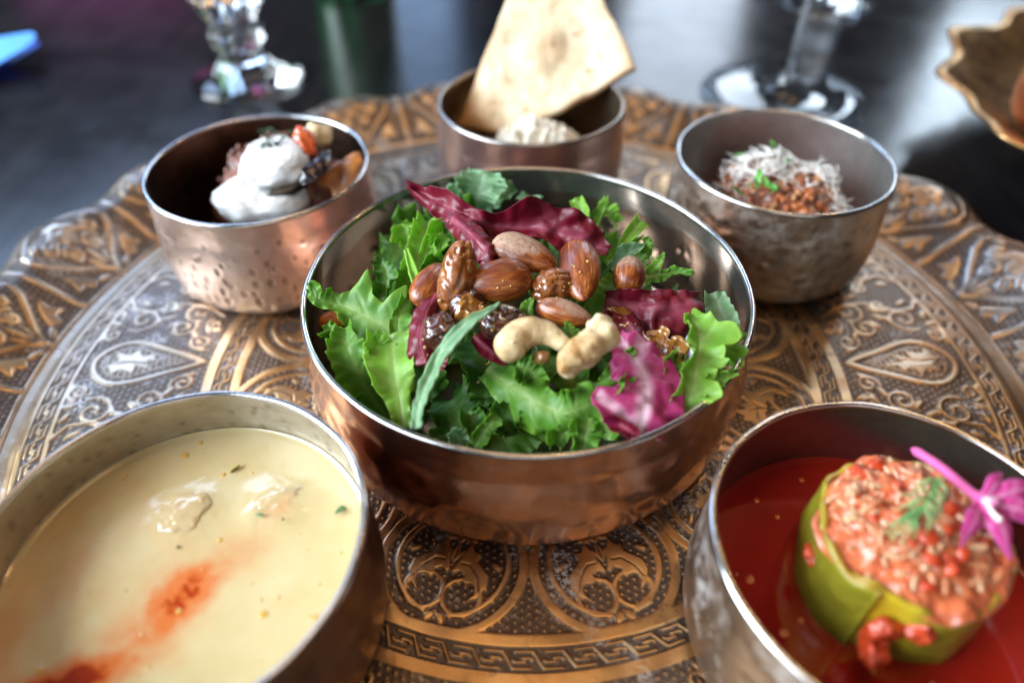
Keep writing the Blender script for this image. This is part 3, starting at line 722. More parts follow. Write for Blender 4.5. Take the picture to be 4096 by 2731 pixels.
# shaded leaves lower down, filling the bowl
r_ = random.Random(5)
low = [(-4.9, 2.4, 3.4, .4), (-3.6, 4.4, 3.3, 1.0), (-1.2, 5.0, 3.5, .3), (1.6, 4.6, 3.4, -.6), (3.8, 3.0, 3.6, .8), (5.0, .6, 3.2, 2.0), (4.2, -1.8, 3.6, 1.2), (2.4, -3.9, 3.0, 2.2),
       (-.4, -4.9, 2.5, .7), (-2.4, -4.4, 2.6, 1.9), (-4.4, -2.6, 2.8, -.6), (-5.2, -.2, 3.0, 1.4), (-2.2, .8, 4.4, .2), (1.0, 1.4, 4.5, 1.1), (2.6, .4, 4.5, 2.4), (-.6, -2.0, 3.6, .1), (-1.6, 3.0, 4.3, .8), (1.8, -2.0, 3.9, 2.9), (-.4, -3.4, 3.5, .4), (-1.5, -2.7, 3.7, 1.6), (.9, -3.0, 3.8, 2.4), (-4.9, 3.4, 4.1, .9), (-3.0, 5.0, 4.0, .2), (-.2, -4.2, 3.2, 2.8)]
for i, (x, y, z, a) in enumerate(low):
    d = np.array((math.cos(a), math.sin(a), .12)); p0 = np.array((x, y, z))
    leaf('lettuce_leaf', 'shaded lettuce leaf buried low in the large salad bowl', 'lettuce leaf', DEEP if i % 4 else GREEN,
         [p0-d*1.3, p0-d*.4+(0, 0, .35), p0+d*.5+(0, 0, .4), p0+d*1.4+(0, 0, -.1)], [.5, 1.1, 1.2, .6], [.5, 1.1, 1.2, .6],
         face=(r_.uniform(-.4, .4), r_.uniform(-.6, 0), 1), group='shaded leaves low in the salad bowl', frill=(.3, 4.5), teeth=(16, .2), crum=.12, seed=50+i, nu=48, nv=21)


CURLY = [  # points, width, material, where
 ([(-3.45, 1.49, 5.20), (-3.24, 1.50, 5.80), (-2.89, 1.43, 6.20)], .42, LIME, 'curled lime tip tucked under the radicchio, above the left almond'),
 ([(-4.69, 2.89, 5.00), (-4.76, 2.92, 5.50), (-4.44, 3.01, 5.90)], .36, LIME, 'curled lime tip under the far left end of the long radicchio'),
 ([(-4.03, 0.42, 5.00), (-3.59, 0.56, 5.60), (-3.35, 0.82, 5.90)], .40, GREEN, 'rumpled green leaf behind the leftmost almond'),
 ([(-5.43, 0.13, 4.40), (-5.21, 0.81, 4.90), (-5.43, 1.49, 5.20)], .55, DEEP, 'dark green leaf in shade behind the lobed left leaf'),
 ([(-6.38, -2.45, 4.40), (-6.58, -2.43, 5.00), (-6.85, -2.14, 5.30)], .35, GREEN, 'small curled leaf edge by the left wall, under the lobed leaf'),
 ([(-4.49, -3.90, 4.80), (-4.75, -3.59, 5.40), (-5.17, -3.29, 5.70)], .45, LIME, 'curled bright edge between the two front left leaves'),
 ([(6.13, -3.70, 4.80), (6.33, -3.59, 5.50), (6.51, -3.13, 5.80)], .42, LIME, 'bright curled lobe at the far right of the salad'),
 ([(5.18, -5.33, 5.20), (5.75, -5.15, 5.60), (6.39, -4.89, 5.70)], .26, LIME, 'bright pointed lobe reaching over the right rim'),
 ([(4.72, -5.05, 5.00), (4.45, -4.87, 5.60), (4.70, -4.31, 5.90)], .34, LIME, 'pale ruffled edge right of the pink radicchio'),
 ([(2.37, -6.82, 4.80), (2.30, -6.64, 5.10), (2.11, -6.39, 5.30)], .34, GREEN, 'green ruffle at the front rim left of the pink radicchio'),
 ([(0.85, -6.50, 4.20), (1.10, -6.31, 4.70), (1.33, -6.13, 5.00)], .42, GREEN, 'toothed leaf lobe low at the front centre of the salad'),
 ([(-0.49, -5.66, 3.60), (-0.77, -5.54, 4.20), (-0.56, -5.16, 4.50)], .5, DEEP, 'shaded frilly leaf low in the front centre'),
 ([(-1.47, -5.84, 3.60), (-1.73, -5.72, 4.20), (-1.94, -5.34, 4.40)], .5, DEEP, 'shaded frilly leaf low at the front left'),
 ([(0.33, -4.87, 5.20), (-0.01, -4.68, 5.60), (-0.42, -4.59, 5.70)], .45, GREEN, 'rumpled edge of the leaf under the arched cashew'),
 ([(2.42, -5.87, 5.30), (2.80, -5.70, 5.60), (2.97, -5.25, 5.80)], .35, GREEN, 'toothed green edge left of the pink radicchio'),
 ([(4.31, 1.49, 5.20), (4.59, 1.63, 5.70), (4.43, 1.91, 6.00)], .28, GREEN, 'small dressed leaf edge behind the spoon-shaped tip'),
 ([(3.83, 4.39, 4.80), (3.45, 4.60, 5.30), (3.11, 5.04, 5.60)], .26, LIME, 'narrow leaf edge by the right end of the long radicchio'),
 ([(-1.40, 6.03, 4.80), (-0.84, 6.09, 5.30), (-0.62, 6.31, 5.80)], .45, MINT, 'right-hand frill of the blue-green leaf at the far rim'),
 ([(-2.71, 6.03, 4.80), (-2.87, 6.09, 5.30), (-3.03, 6.14, 5.80)], .40, MINT, 'left-hand frill of the blue-green leaf at the far rim'),
 ([(4.10, -3.39, 5.30), (4.51, -4.29, 5.40), (4.67, -4.87, 5.20)], .35, RADI, 'dark magenta fold under the amber dressing'),
 ([(2.30, -6.39, 5.30), (2.80, -6.98, 5.50), (3.10, -7.22, 5.40)], .22, RADI, 'thin dark red radicchio edge at the front rim'),
 ([(-2.88, -3.70, 5.60), (-2.97, -4.30, 5.60), (-3.17, -4.58, 5.40)], .32, RADI, 'dark red leaf scrap below the sticky raisin'),
]
for i, (pts, w, m, lab) in enumerate(CURLY):
    leaf('radicchio_leaf' if m is RADI else 'lettuce_leaf', lab, 'radicchio leaf' if m is RADI else 'lettuce leaf', m, pts, [w*.6, w*1.1, w*1.2, w*.7], [w*.6, w*1.2, w*1.1, w*.7],
         face=(r_.uniform(-.4, .4), -.7, .7), frill=(.22 if m is not RADI else .08, 3.5), frillp=1.8, teeth=(10, .22) if m is not RADI else (0, 0), curl=r_.uniform(.1, .6), cup=.3, seed=120+i, nu=56, nv=25)

# ------------------------------------------------------------------ nuts, raisins, seeds, dressing
def almond_mat():
    m, nt, b = new_mat('almond_skin')
    v = mapping(nt, (55, 560, 560)); g = noise(nt, 1., 6, .65, v, 1.0); n = noise(nt, 160, 4)
    c = ramp(nt, g, [(.30, (.08, .013, .003)), (.48, (.21, .042, .006)), (.62, (.42, .125, .016)), (.8, (.64, .29, .055))])
    d = attr(nt, 'dust')
    dd = mth(nt, 'MULTIPLY', d, ramp(nt, noise(nt, 520, 4, .7), [(.3, .2), (.6, 1.)]))
    c = mixc(nt, mth(nt, 'MULTIPLY', d, .6), c, (.20, .075, .045))
    c = mixc(nt, mth(nt, 'MULTIPLY', dd, .8), c, (.46, .32, .22))
    setb(b, color=c, rough=mth(nt, 'ADD', ramp(nt, d, [(0, .32), (.6, .65)]), mth(nt, 'MULTIPLY', n, .12)), coat=mth(nt, 'SUBTRACT', .4, d, True), coatr=.16, sss=.0)
    bump(nt, b, mth(nt, 'ADD', g, mth(nt, 'MULTIPLY', dd, .7)), .55, .05)
    return m
ALM = almond_mat()
def almond(label, tip, base, width, thick, upv, dust=None, dust_amt=1.):
    tip, base = np.array(tip), np.array(base); c = (tip+base)/2; half = np.linalg.norm(tip-base)/2
    M = axis_basis(tip-base, upv); D, F = sphere_dirs(48, 48)
    D = D[:, [2, 0, 1]]                                   # pole along the first axis (tip)
    t = D[:, 0]; a = np.arctan2(D[:, 2], D[:, 1])
    rad = np.clip(1-t, 0, 2)**.66*np.clip(1+t, 0, 2)**.48; rad /= rad.max()
    ridge = 1+.016*np.sin(a*17+3*vn(D, 2., 3))+.03*vn(D, 1.6, int(half*999) % 97)
    L = np.stack([t*half, rad*width/2*np.cos(a)*ridge, rad*thick/2*np.sin(a)*ridge], 1)
    V = L@M.T
    dv = np.zeros(len(V))
    if dust is not None:
        dn = np.asarray(dust, float); dn /= np.linalg.norm(dn)
        q = (D@M.T)@dn+.22*fbm(D, 3., 3, 5)
        dv = np.clip((q-.25)/.35, 0, 1)*dust_amt
    # own axes, so the grain runs along the nut
    o = mk('almond', L, F, ALM, origin=(0, 0, 0), attrs=dict(dust=dv))
    mw = Matrix([list(M[0])+[c[0]*CM], list(M[1])+[c[1]*CM], list(M[2])+[c[2]*CM], [0, 0, 0, 1]])
    o.matrix_world = mw
    return tag(o, label, 'almond', 'almonds in the salad')
almond('brown almond with dusty pale upper side, resting under the radicchio flap', (0.94, -1.07, 6.90), (-1.21, 0.06, 7.10), 1.32, 1.0, (0, -.5, .9), (-.2, .5, .8))
almond('glossy upright almond with its point down, rightmost of the almond pile', (1.78, -2.53, 6.60), (1.70, 0.48, 6.80), 1.5, 1.0, (-.15, -.8, .6))
almond('small short almond with dusty tip, apart at the right above the magenta radicchio', (3.65, -0.12, 6.60), (3.34, -1.60, 6.20), 1.15, 1.1, (0, -.8, .6), (.1, .75, .65))
almond('glossy streaked almond in the centre of the pile, between two raisins', (-2.15, -1.98, 6.70), (0.12, -1.59, 6.90), 1.5, 1.15, (0, -.7, .7))
almond('amber almond half hidden behind the big raisin, leftmost of the pile', (-2.98, -0.39, 6.50), (-3.65, -2.35, 6.30), 1.15, .9, (-.2, -.7, .6))
almond('reddish dusty almond lying just above the light cashew', (2.03, -3.40, 6.50), (0.25, -2.69, 6.55), .9, .8, (0, -.6, .8), (.45, .3, .7), .85)
def raisin_mat(name, c1, c2):
    m, nt, b = new_mat(name)
    n = noise(nt, 150, 5, .6, None, .6)
    setb(b, color=ramp(nt, n, [(.3, c1), (.7, c2)]), rough=.16, coat=1., coatr=.05, sss=.2, ssss=.006, sssr=(1, .4, .2))
    bump(nt, b, noise(nt, 260, 5, .6, None, 1.), .6, .06)
    return m
RAI = raisin_mat('golden_raisin', (.16, .042, .010), (.36, .12, .025)); RAI2 = raisin_mat('dark_raisin', (.035, .010, .007), (.11, .03, .015))
def raisin(label, c, rx, ry, rz, m, tilt, seed):
    D, F = sphere_dirs(48, 56)
    R = rot(*tilt)
    Q = D*(rx, ry, rz)
    st = Q*(1.5, 1.5, .75)
    rid = 1-np.abs(vn(st+.35*np.stack([vn(Q, 2, 1), vn(Q, 2, 2), vn(Q, 2, 3)], 1), 2.3, seed))
    rid2 = 1-np.abs(vn(st, 4.2, seed+4))
    k = 1-.20*rid**4-.05*rid2**3+.09*vn(Q, .9, seed+9)+.08
    V = (Q*k[:, None])@R.T+np.array(c)
    return tag(mk('raisin', V, F, m), label, 'raisin', 'raisins in the salad')
raisin('large golden-brown raisin standing between the left almonds', (-2.37, -1.85, 7.00), .60, .60, 1.2, RAI, (-.6, .3, 0), 1)
raisin('wrinkled raisin wedged below the upright almond', (0.82, -1.69, 6.50), .75, .6, .6, RAI, (.2, 0, .3), 2)
raisin('nearly black raisin left of the light cashew', (-0.79, -3.54, 6.50), .72, .6, .55, RAI2, (.3, .2, .5), 3)
raisin('dark raisin behind the narrow pale leaf', (-1.98, -2.58, 6.40), .72, .55, .6, RAI2, (.1, .4, .9), 4)
raisin('dark sticky raisin at the foot of the red radicchio piece', (-2.81, -3.69, 6.20), .55, .7, .6, RAI2, (.5, .1, .2), 5)
def cashew_mat():
    m, nt, b = new_mat('cashew')
    n = noise(nt, 70, 5, .6); d = attr(nt, 'stain')
    c = ramp(nt, n, [(.3, (.64, .48, .25)), (.7, (.80, .67, .42))])
    c = mixc(nt, mth(nt, 'MULTIPLY', d, ramp(nt, noise(nt, 190, 5, .6), [(.35, .1), (.6, 1.)])), c, (.38, .19, .05))
    setb(b, color=c, rough=.5, sss=.25, ssss=.008, sssr=(1, .7, .4))
    bump(nt, b, mth(nt, 'ADD', noise(nt, 330, 5, .6), noise(nt, 110, 4, .6, None, .8)), .6, .07)
    return m
CSH = cashew_mat()
def cashew(label, pts, rad, face, flat, stain, lump, seed):
    path = smooth_path(pts, 60); n = len(path); u = np.linspace(0, 1, n)
    r = np.interp(u, np.linspace(0, 1, len(rad)), rad)*np.clip(1-np.abs(2*u-1)**9, .0, 1)**.5
    r = np.maximum(r, .01)
    T, N, S = frame(path, face); seg = 36; th = np.linspace(0, 2*np.pi, seg, endpoint=False)
    V = (path[:, None]+r[:, None, None]*(np.cos(th)[None, :, None]*N[:, None]*flat+np.sin(th)[None, :, None]*S[:, None])).reshape(-1, 3)
    nn = V-np.repeat(path, seg, 0); nn /= np.linalg.norm(nn, axis=1)[:, None]+1e-9
    V = V+nn*(lump*fbm(V, 1.6, 4, seed))[:, None]
    st = np.clip(stain*(.6+fbm(V, 1.1, 2, seed+2)), 0, 1)
    F = [tuple(f) for f in grid_faces(n, seg, True)]+[tuple(range(seg)), tuple(range((n-1)*seg, n*seg))]
    return tag(mk('cashew', V, F, CSH, attrs=dict(stain=st)), label, 'cashew', 'cashews in the salad')
cashew('smooth pale arched cashew, the left one of the pair', [(-0.31, -5.11, 6.50), (-0.52, -4.82, 6.80), (-0.16, -4.46, 6.95), (0.43, -4.42, 6.95), (0.92, -4.72, 6.80), (1.08, -4.85, 6.70)], [.42, .54, .52, .42, .30, .22], (0, -.75, .65), .8, .75, .05, 1)
cashew('wrinkled whole cashew leaning up to the right over the arched one', [(0.89, -5.78, 6.50), (1.30, -5.56, 7.00), (1.91, -5.05, 7.25), (2.44, -4.13, 7.20)], [.38, .52, .46, .38], (0, -.75, .65), .85, .9, .15, 2)
V, F = sphere_dirs(20, 24); V = np.sign(V)*np.abs(V)**.6
V = (V*(.22, .2, .5)+.02*fbm(V, 3, 2, 3)[:, None])@rot(.7, .15, .1).T+np.array((0.33, -4.85, 6.30))
tag(mk('date_piece', V, F, simple('date_amber', (.26, .12, .035), .25, 0, .4, 260, .4, 400, coat=.6, sss=.3, ssss=.006, sssr=SSR)), 'translucent brown chunk wedged between the two cashews', 'date piece')
V, F = sphere_dirs(20, 24)
V = (V*(.55, .4, .3)+.05*fbm(V, 3, 2, 4)[:, None])+np.array((-7.19, -0.48, 3.90))
tag(mk('carrot_piece', V, F, simple('carrot', (.55, .16, .03), .4, 0, .3, 200, .3)), 'orange carrot piece in shade at the left bowl wall', 'carrot')
def blob(name, label, cat, m, c, rad, tilt=(0, 0, 0), lump=.08, sc=2., seed=0, group=None, n=(20, 26), parent=None, pw=1.):
    D, F = sphere_dirs(*n); Q = np.sign(D)*np.abs(D)**pw
    V = (Q*np.array(rad)*(1+lump*fbm(Q*np.array(rad), sc, 3, seed))[:, None])@rot(*tilt).T+np.array(c)
    o = mk(name, V, F, m, parent=parent)
    return tag(o, label, cat, group) if parent is None else o
SEED = simple('sesame', (.62, .48, .28), .45, 0, .2)
D, F = sphere_dirs(8, 10)
seed0 = None
r_ = random.Random(12)
for i, (px) in enumerate([(0.31, -2.35, 7.00), (0.35, -2.73, 6.95), (-1.34, -3.44, 6.90), (-0.52, -5.08, 7.10), (-0.76, -3.30, 7.10), (-1.69, -3.56, 6.70), (-1.04, -2.76, 7.45), (-2.88, -2.61, 6.70), (3.06, -2.89, 6.10), (-1.06, -3.58, 6.95), (-0.56, -3.37, 6.95), (-1.32, -3.06, 6.90), (-0.29, -3.44, 6.90)]):
    if seed0 is None:
        seed0 = mk('sesame_seed', D*(.085, .055, .035), F, SEED, origin=(0, 0, 0)); o = seed0
    else:
        o = seed0.copy(); col.objects.link(o)
    o.location = Vector(px)*CM; o.rotation_euler = (r_.uniform(0, 3), r_.uniform(0, 3), r_.uniform(0, 3))
    tag(o, 'tiny pale sesame seed stuck on the sticky salad topping', 'seed', 'sesame seeds on the salad')
DROP = simple('wet_drop', (.5, .3, .08), .05, 0, .2, coat=1., sss=.3, ssss=.004)
d0 = None
for i in range(60):
    c = r_.choice([(-1.04, -2.48, 7.35), (1.82, -1.41, 7.20), (-2.30, -2.71, 7.50), (-3.09, -4.32, 6.75), (3.36, -2.68, 6.20), (0.92, -2.31, 7.00), (4.70, -0.59, 6.00), (-0.89, -4.00, 7.00), (3.82, -3.52, 6.20)])
    if d0 is None: d0 = mk('dressing_drop', D*(.05, .05, .035), F, DROP, origin=(0, 0, 0)); o = d0
    else: o = d0.copy(); col.objects.link(o)
    s = r_.uniform(.5, 1.4); o.scale = (s, s, s)
    o.location = Vector((c[0]+r_.gauss(0, .3), c[1]+r_.gauss(0, .25), c[2]-abs(r_.gauss(0, .1))-.08))*CM
    tag(o, 'tiny glossy dressing drop on the nuts and leaves', 'dressing drop', 'dressing drops on the salad')

bpy.context.view_layer.update()
vv, ff = [], []
for o in col.objects:
    if o.type == 'MESH' and o.parent is None and o.get('category') in ('almond', 'raisin', 'cashew', 'lettuce leaf', 'radicchio leaf', 'date piece'):
        k0 = len(vv); mw = o.matrix_world; vv += [mw @ v.co for v in o.data.vertices]
        ff += [tuple(k0+i for i in p.vertices) for p in o.data.polygons]
from mathutils.bvhtree import BVHTree
top_bvh = BVHTree.FromPolygons(vv, ff); del vv, ff
for o in list(col.objects):
    if o.get('category') in ('seed', 'dressing drop'):
        hit = top_bvh.ray_cast(Vector((o.location.x, o.location.y, .2)), Vector((0, 0, -1)))
        if hit[0]:
            o.location.z = hit[0].z+.0001
            o.rotation_euler = hit[1].to_track_quat('Z', 'Y').to_euler() if hit[1].z > 0 else (0, 0, 0)

def sauce_patch(label, c, rx, ry, ang, seed, m, lift=.03, n=26):
    rr = np.linspace(.001, 1, n); th = np.linspace(0, 2*np.pi, 2*n, endpoint=False)
    R, TH = np.meshgrid(rr, th, indexing='ij')
    e = 1+.32*vn(np.stack([np.cos(TH).ravel()*1.7, np.sin(TH).ravel()*1.7, 0*TH.ravel()], 1), 1.3, seed).reshape(R.shape)
    u, v = rx*R*e*np.cos(TH), ry*R*e*np.sin(TH)
    x = c[0]+u*math.cos(ang)-v*math.sin(ang); y = c[1]+u*math.sin(ang)+v*math.cos(ang)
    z = np.zeros_like(x); last = c[2]
    for k in range(x.size):
        i, j = divmod(k, 2*n); h = top_bvh.ray_cast(Vector((x[i, j], y[i, j], 20))*CM, Vector((0, 0, -1)))[0]
        q = h.z/CM if h else last
        if abs(q-c[2]) > 1.0: q = last
        z[i, j] = q; last = q
    for _ in range(3): z[1:-1] = (z[1:-1]*2+z[2:]+z[:-2]+np.roll(z, 1, 1)[1:-1]+np.roll(z, -1, 1)[1:-1])/6
    z = z+lift+.07*np.sqrt(np.clip(1-R**2, 0, 1))-.05*(R > .97)
    tag(mk('dressing', np.stack([x, y, z], -1).reshape(-1, 3), grid_faces(n, 2*n, True), m), label, 'dressing', 'dressing on the salad')
sauce_patch('long amber smear of dressing on the magenta radicchio', (4.19, -3.51, 6.00), .42, .75, .15, 1, DRES)
sauce_patch('amber dressing pool at the right edge of the magenta radicchio', (4.57, -4.21, 5.80), .42, .4, 0, 2, DRES)
sauce_patch('amber dressing under the small dusty almond', (3.16, -2.01, 6.10), .4, .2, 0, 3, DRES)
sauce_patch('dark dressing pooled between the raisins and the leftmost almond', (-1.82, -3.08, 6.40), .5, .35, .4, 4, DRES)
from mathutils.bvhtree import BVHTree
# ------------------------------------------------------------------ yoghurt dish (left back bowl)
bx, by = B_LB
YOG = simple('yoghurt', (.82, .84, .85), .28, 0, .04, 150, .08, 260, sss=.35, ssss=.01, sssr=(1, .9, .8), coat=.3)
MINCE = simple('spiced_mince', (.18, .065, .038), .5, 0, .6, 260, .8, 420, coat=.35)
def mound_grid(c, rx, ry, h, lump, sc, seed, n=70, base=.2, pw=2.4):
    rr = np.linspace(0.001, 1, n); th = np.linspace(0, 2*np.pi, n*2, endpoint=False)
    R, TH = np.meshgrid(rr, th, indexing='ij')
    x = c[0]+rx*R*np.cos(TH); y = c[1]+ry*R*np.sin(TH)
    z = base+h*(1-R**pw)
    V = np.stack([x, y, z], -1).reshape(-1, 3)
    e = fbm(V, sc, 4, seed)
    V[:, 2] += lump*e*(1-.3*R.ravel())
    rad = 1+.10*vn(V, .8, seed+1)
    V[:, 0] = c[0]+(V[:, 0]-c[0])*rad; V[:, 1] = c[1]+(V[:, 1]-c[1])*rad
    return V, grid_faces(n, n*2, True)
mc = (-11.75, 10.2)
V, F = mound_grid((mc[0], mc[1]), 3.6, 2.8, 5.0, .45, 1.4, 3, 80, .2, 4.)
o = empty('mince_mound', (mc[0], mc[1], .2), 'crumbly brown minced meat mound under the yoghurt in the left back bowl', 'minced meat')
mk('mound', V, F, MINCE, o)
r_ = random.Random(31); D, F8 = sphere_dirs(7, 9)
for i in range(170):
    k = r_.randrange(len(V)); p = V[k]
    if p[2] < 2.4: continue
    s = r_.uniform(.09, .22)
    Q = D*(s*1.3, s, s*.8); Q = Q*(1+.25*vn(Q+i, 6, i))[:, None]
    mk('mince_crumb', Q@rot(r_.uniform(0, 3), r_.uniform(0, 3), 0).T+p, F8, MINCE, o)
YB = {}
def dollop(label, c, rx, ry, h, seed, skirt=.25, tilt=(0, 0, 0)):
    nu, nv = 50, 80
    t = np.linspace(0, 1, nu)[:, None]; th = np.linspace(0, 2*np.pi, nv, endpoint=False)[None]
    R = np.clip(np.sin(np.minimum(t*1.25, 1)*np.pi/2)*(1+.0*th), 0, 1)
    R = np.where(t > .8, 1-(t-.8)*1.2, R)
    z = h*np.cos(np.minimum(t*1.1, 1)*np.pi/2*1.0)**.8*np.ones_like(th)-(t > .8)*(t-.8)*h*1.2
    P3 = np.stack([np.cos(th)*R, np.sin(th)*R, z+0*th], -1).reshape(-1, 3)
    w = 1+skirt*(vn(P3, 1.7, seed)*np.repeat(t[:, 0], nv))+.06*fbm(P3, 2.8, 3, seed+3)
    P3 = P3*np.stack([rx*w, ry*w, 1+.16*vn(P3, 1.6, seed+5)+.10*fbm(P3, 3.2, 3, seed+6)], 1)
    W3 = P3@rot(*tilt).T+np.array(c); F3 = grid_faces(nu, nv, True)
    YB[seed] = BVHTree.FromPolygons([tuple(v) for v in W3], [tuple(f) for f in F3])
    return tag(mk('yoghurt_dollop', W3, F3, YOG), label, 'yoghurt', 'yoghurt dollops')
dollop('larger white yoghurt dollop sliding down the front of the mince mound', np.array((-11.92, 8.07, 3.50)), 2.1, 1.5, 1.35, 5, .22, (.25, 0, .1))
AUB = simple('aubergine_flesh', (.10, .065, .035), .4, 0, .4, 150, .2, coat=.4); SKIN = simple('aubergine_skin', (.018, .012, .016), .22, 0, .5, 120, .1, coat=.5)
ac = np.array((-11.21, 8.74, 5.05))
def disc(c, r, h, tilt, n=40, wob=.06, seed=0):
    rows = [(0.02, h/2), (r*.93, h/2), (r, h/2-.05), (r*1.01, 0), (r, -h/2+.05), (r*.93, -h/2), (.02, -h/2)]
    V, F = lathe(rows, (0, 0, 0), n, lambda TH, Z: wob*np.sin(TH*3+seed)+wob*.6*np.sin(TH*5+seed*2))
    return V@rot(*tilt).T+np.array(c), F
t = empty('aubergine_slice', ac, 'dark-skinned aubergine slice carrying the upper yoghurt dollop', 'aubergine')
V, F = disc(ac, 1.62, .3, (.42, -.08, 0)); mk('flesh', V, F, AUB, t)
R = rot(.42, -.08, 0); a = np.linspace(-3.3, 1.0, 60)
ringp = np.stack([1.64*np.cos(a), 1.64*np.sin(a), 0*a], 1)@R.T+ac
T_, N_, S_ = frame(ringp, R@np.array((0, 0, 1.)))
prof = [(-.2, -.03), (.2, -.03), (.2, .05), (-.2, .05)]
V = np.stack([ringp+N_*p+S_*q for p, q in prof], 1).reshape(-1, 3)
mk('skin', V, grid_faces(60, 4, True), SKIN, t)
V = np.stack([(-10.00, 8.03, 5.00), (-9.17, 9.56, 5.30), (-9.38, 8.88, 4.50), (-10.02, 8.48, 4.40)])
leaf('aubergine_peel', 'black aubergine peel strip hanging right of the upper yoghurt dollop', 'aubergine', SKIN, [(-9.12, 9.48, 5.50), (-9.18, 8.30, 5.50), (-9.55, 7.63, 5.30), (-9.90, 7.55, 5.00)], [.3, .45, .4, .15], [.3, .4, .4, .15], group=None, frill=(.03, 2), cup=-.3, crum=.04, seed=70, nu=30, nv=11, thick=.08)
dollop('smaller white yoghurt dollop with herbs on the aubergine slice', np.array((-11.18, 8.62, 5.25)), 1.5, 1.35, .85, 9, .32, (.35, 0, 0))
TOM = simple('cooked_tomato', (.62, .085, .015), .2, 0, .35, 180, .2, 300, coat=.8, sss=.3, ssss=.01, sssr=SSR)
POT = simple('roast_potato', (.74, .58, .34), .45, 0, .18, 160, .3, 300, sss=.2, ssss=.01, sssr=(1, .8, .5))
GLZ = simple('roast_pepper', (.42, .15, .03), .4, 0, .6, 130, .7, 260, coat=.3, sss=.2, ssss=.01, sssr=SSR)
blob('tomato_piece', 'glossy orange-red tomato piece beside the upper yoghurt dollop', 'tomato', TOM, (-9.88, 9.42, 5.90), (.42, .72, .26), (.5, 0, .55), .35, 2.2, 3, pw=.7)
blob('potato_piece', 'cream roast potato piece at the back of the mince', 'potato', POT, (-9.79, 10.76, 5.50), (.75, .55, .4), (.5, .2, .3), .3, 1.9, 4, pw=.6)
blob('pepper_piece', 'glazed orange pepper slab leaning on the right wall of the yoghurt bowl', 'pepper', GLZ, (-8.24, 8.88, 4.50), (1.15, .8, .25), (.5, -.55, .6), .3, 1.5, 6, pw=.7)
HERB = simple('chopped_herb', (.035, .15, .02), .4, 0, .4, 300); HERBD = simple('dark_herb', (.02, .06, .02), .45, 0, .4, 300)
def flecks(pts, label, group, m, s, seed, on=None):
    r = random.Random(seed); first = None
    for p in pts:
        if first is None:
            V, F, A = leaf_mesh([(-s, 0, 0), (0, 0, s*.15), (s, 0, 0)], [.05*s/.2, s*.45, .02], [.05*s/.2, s*.45, .02], face=(0, 0, 1), frill=(s*.15, 2), cup=.3, crum=.02, nu=9, nv=5, seed=seed)
            first = mk('herb_fleck', V, F, m, origin=(0, 0, 0), solid=.02); o = first
        else: o = first.copy(); col.objects.link(o)
        if on is not None:
            hit = on.ray_cast(Vector((p[0], p[1], 20)), Vector((0, 0, -1)))[0]
            if hit: p = (p[0], p[1], hit.z+.04)
        o.location = Vector(p)*CM; o.rotation_euler = (r.uniform(-.7, .9), r.uniform(-.7, .7), r.uniform(0, 6.3)); k = r.uniform(.6, 1.3); o.scale = (k, k, k)
        tag(o, label, 'herb', group)
flecks([(-11.82, 10.08, 5.90), (-11.45, 9.47, 6.00), (-11.09, 8.85, 6.05), (-11.52, 8.76, 5.95), (-11.20, 9.83, 5.90), (-12.35, 10.96, 5.60), (-10.86, 9.15, 6.00), (-11.20, 8.65, 5.95), (-11.50, 9.15, 6.00), (-10.89, 10.14, 5.80), (-10.91, 10.96, 5.60), (-10.92, 8.69, 5.95), (-12.03, 11.17, 5.60), (-11.52, 10.54, 5.75)],
       'dark green herb fleck on the upper yoghurt dollop', 'herb flecks on the yoghurt', HERBD, .24, 2, YB[9])

# ------------------------------------------------------------------ tomato grains with cheese (right back bowl)
gx0, gy0 = 12.1, 9.35
GRN = simple('tomato_grain', (.42, .12, .035), .35, 0, .5, 220, .3, 400, coat=.5, sss=.2, ssss=.006, sssr=SSR)
GRN2 = simple('pale_grain', (.55, .25, .10), .4, 0, .35, 220, .3, 400, coat=.4, sss=.2, ssss=.006, sssr=SSR)
t = empty('grain_mound', (gx0, gy0, .2), 'mound of tomato-red cooked grains in the right back bowl', 'grains')
V, F = mound_grid((gx0, gy0), 3.8, 3.75, 4.2, .26, 1.2, 8, 60, .2, 4.2); mk('mound', V, F, simple('grain_base', (.20, .05, .018), .45, 0, .5, 220, .5, 400, coat=.3), t)
bvh = BVHTree.FromPolygons([tuple(v) for v in V], [tuple(f) for f in F])
def gz(x, y):
    h = bvh.ray_cast(Vector((x, y, 20)), Vector((0, 0, -1)))[0]
    return h.z if h else 1.0
r_ = random.Random(9); D, F8 = sphere_dirs(7, 10); gm = []
for m in (GRN, GRN2): gm.append(mk('grain', D*(.20, .125, .10), F8, m, t, origin=(0, 0, 0)))
def put(o, x, y, dz):
    o.location = Vector((x-gx0, y-gy0, gz(x, y)-.2+dz))*CM; o.rotation_euler = (r_.uniform(-.6, .6), r_.uniform(-.6, .6), r_.uniform(0, 6.3))
put(gm[0], 12.6, 6.9, .05); put(gm[1], 12.0, 6.8, .05)
k = 0
while k < 260:
    a, q = r_.uniform(0, 6.283), math.sqrt(r_.random())*.95
    x, y = gx0+3.4*q*math.cos(a), gy0+3.5*q*math.sin(a)
    if y > gy0+1.2 or gz(x, y) < 2: continue
    o = gm[0 if r_.random() < .6 else 1].copy(); col.objects.link(o); o.parent = t
    put(o, x, y, r_.uniform(.0, .11)); k += 1
CHS = simple('grated_cheese', (.88, .85, .78), .42, 0, .06, 200, sss=.35, ssss=.006, sssr=(1, .9, .7))
sh = []
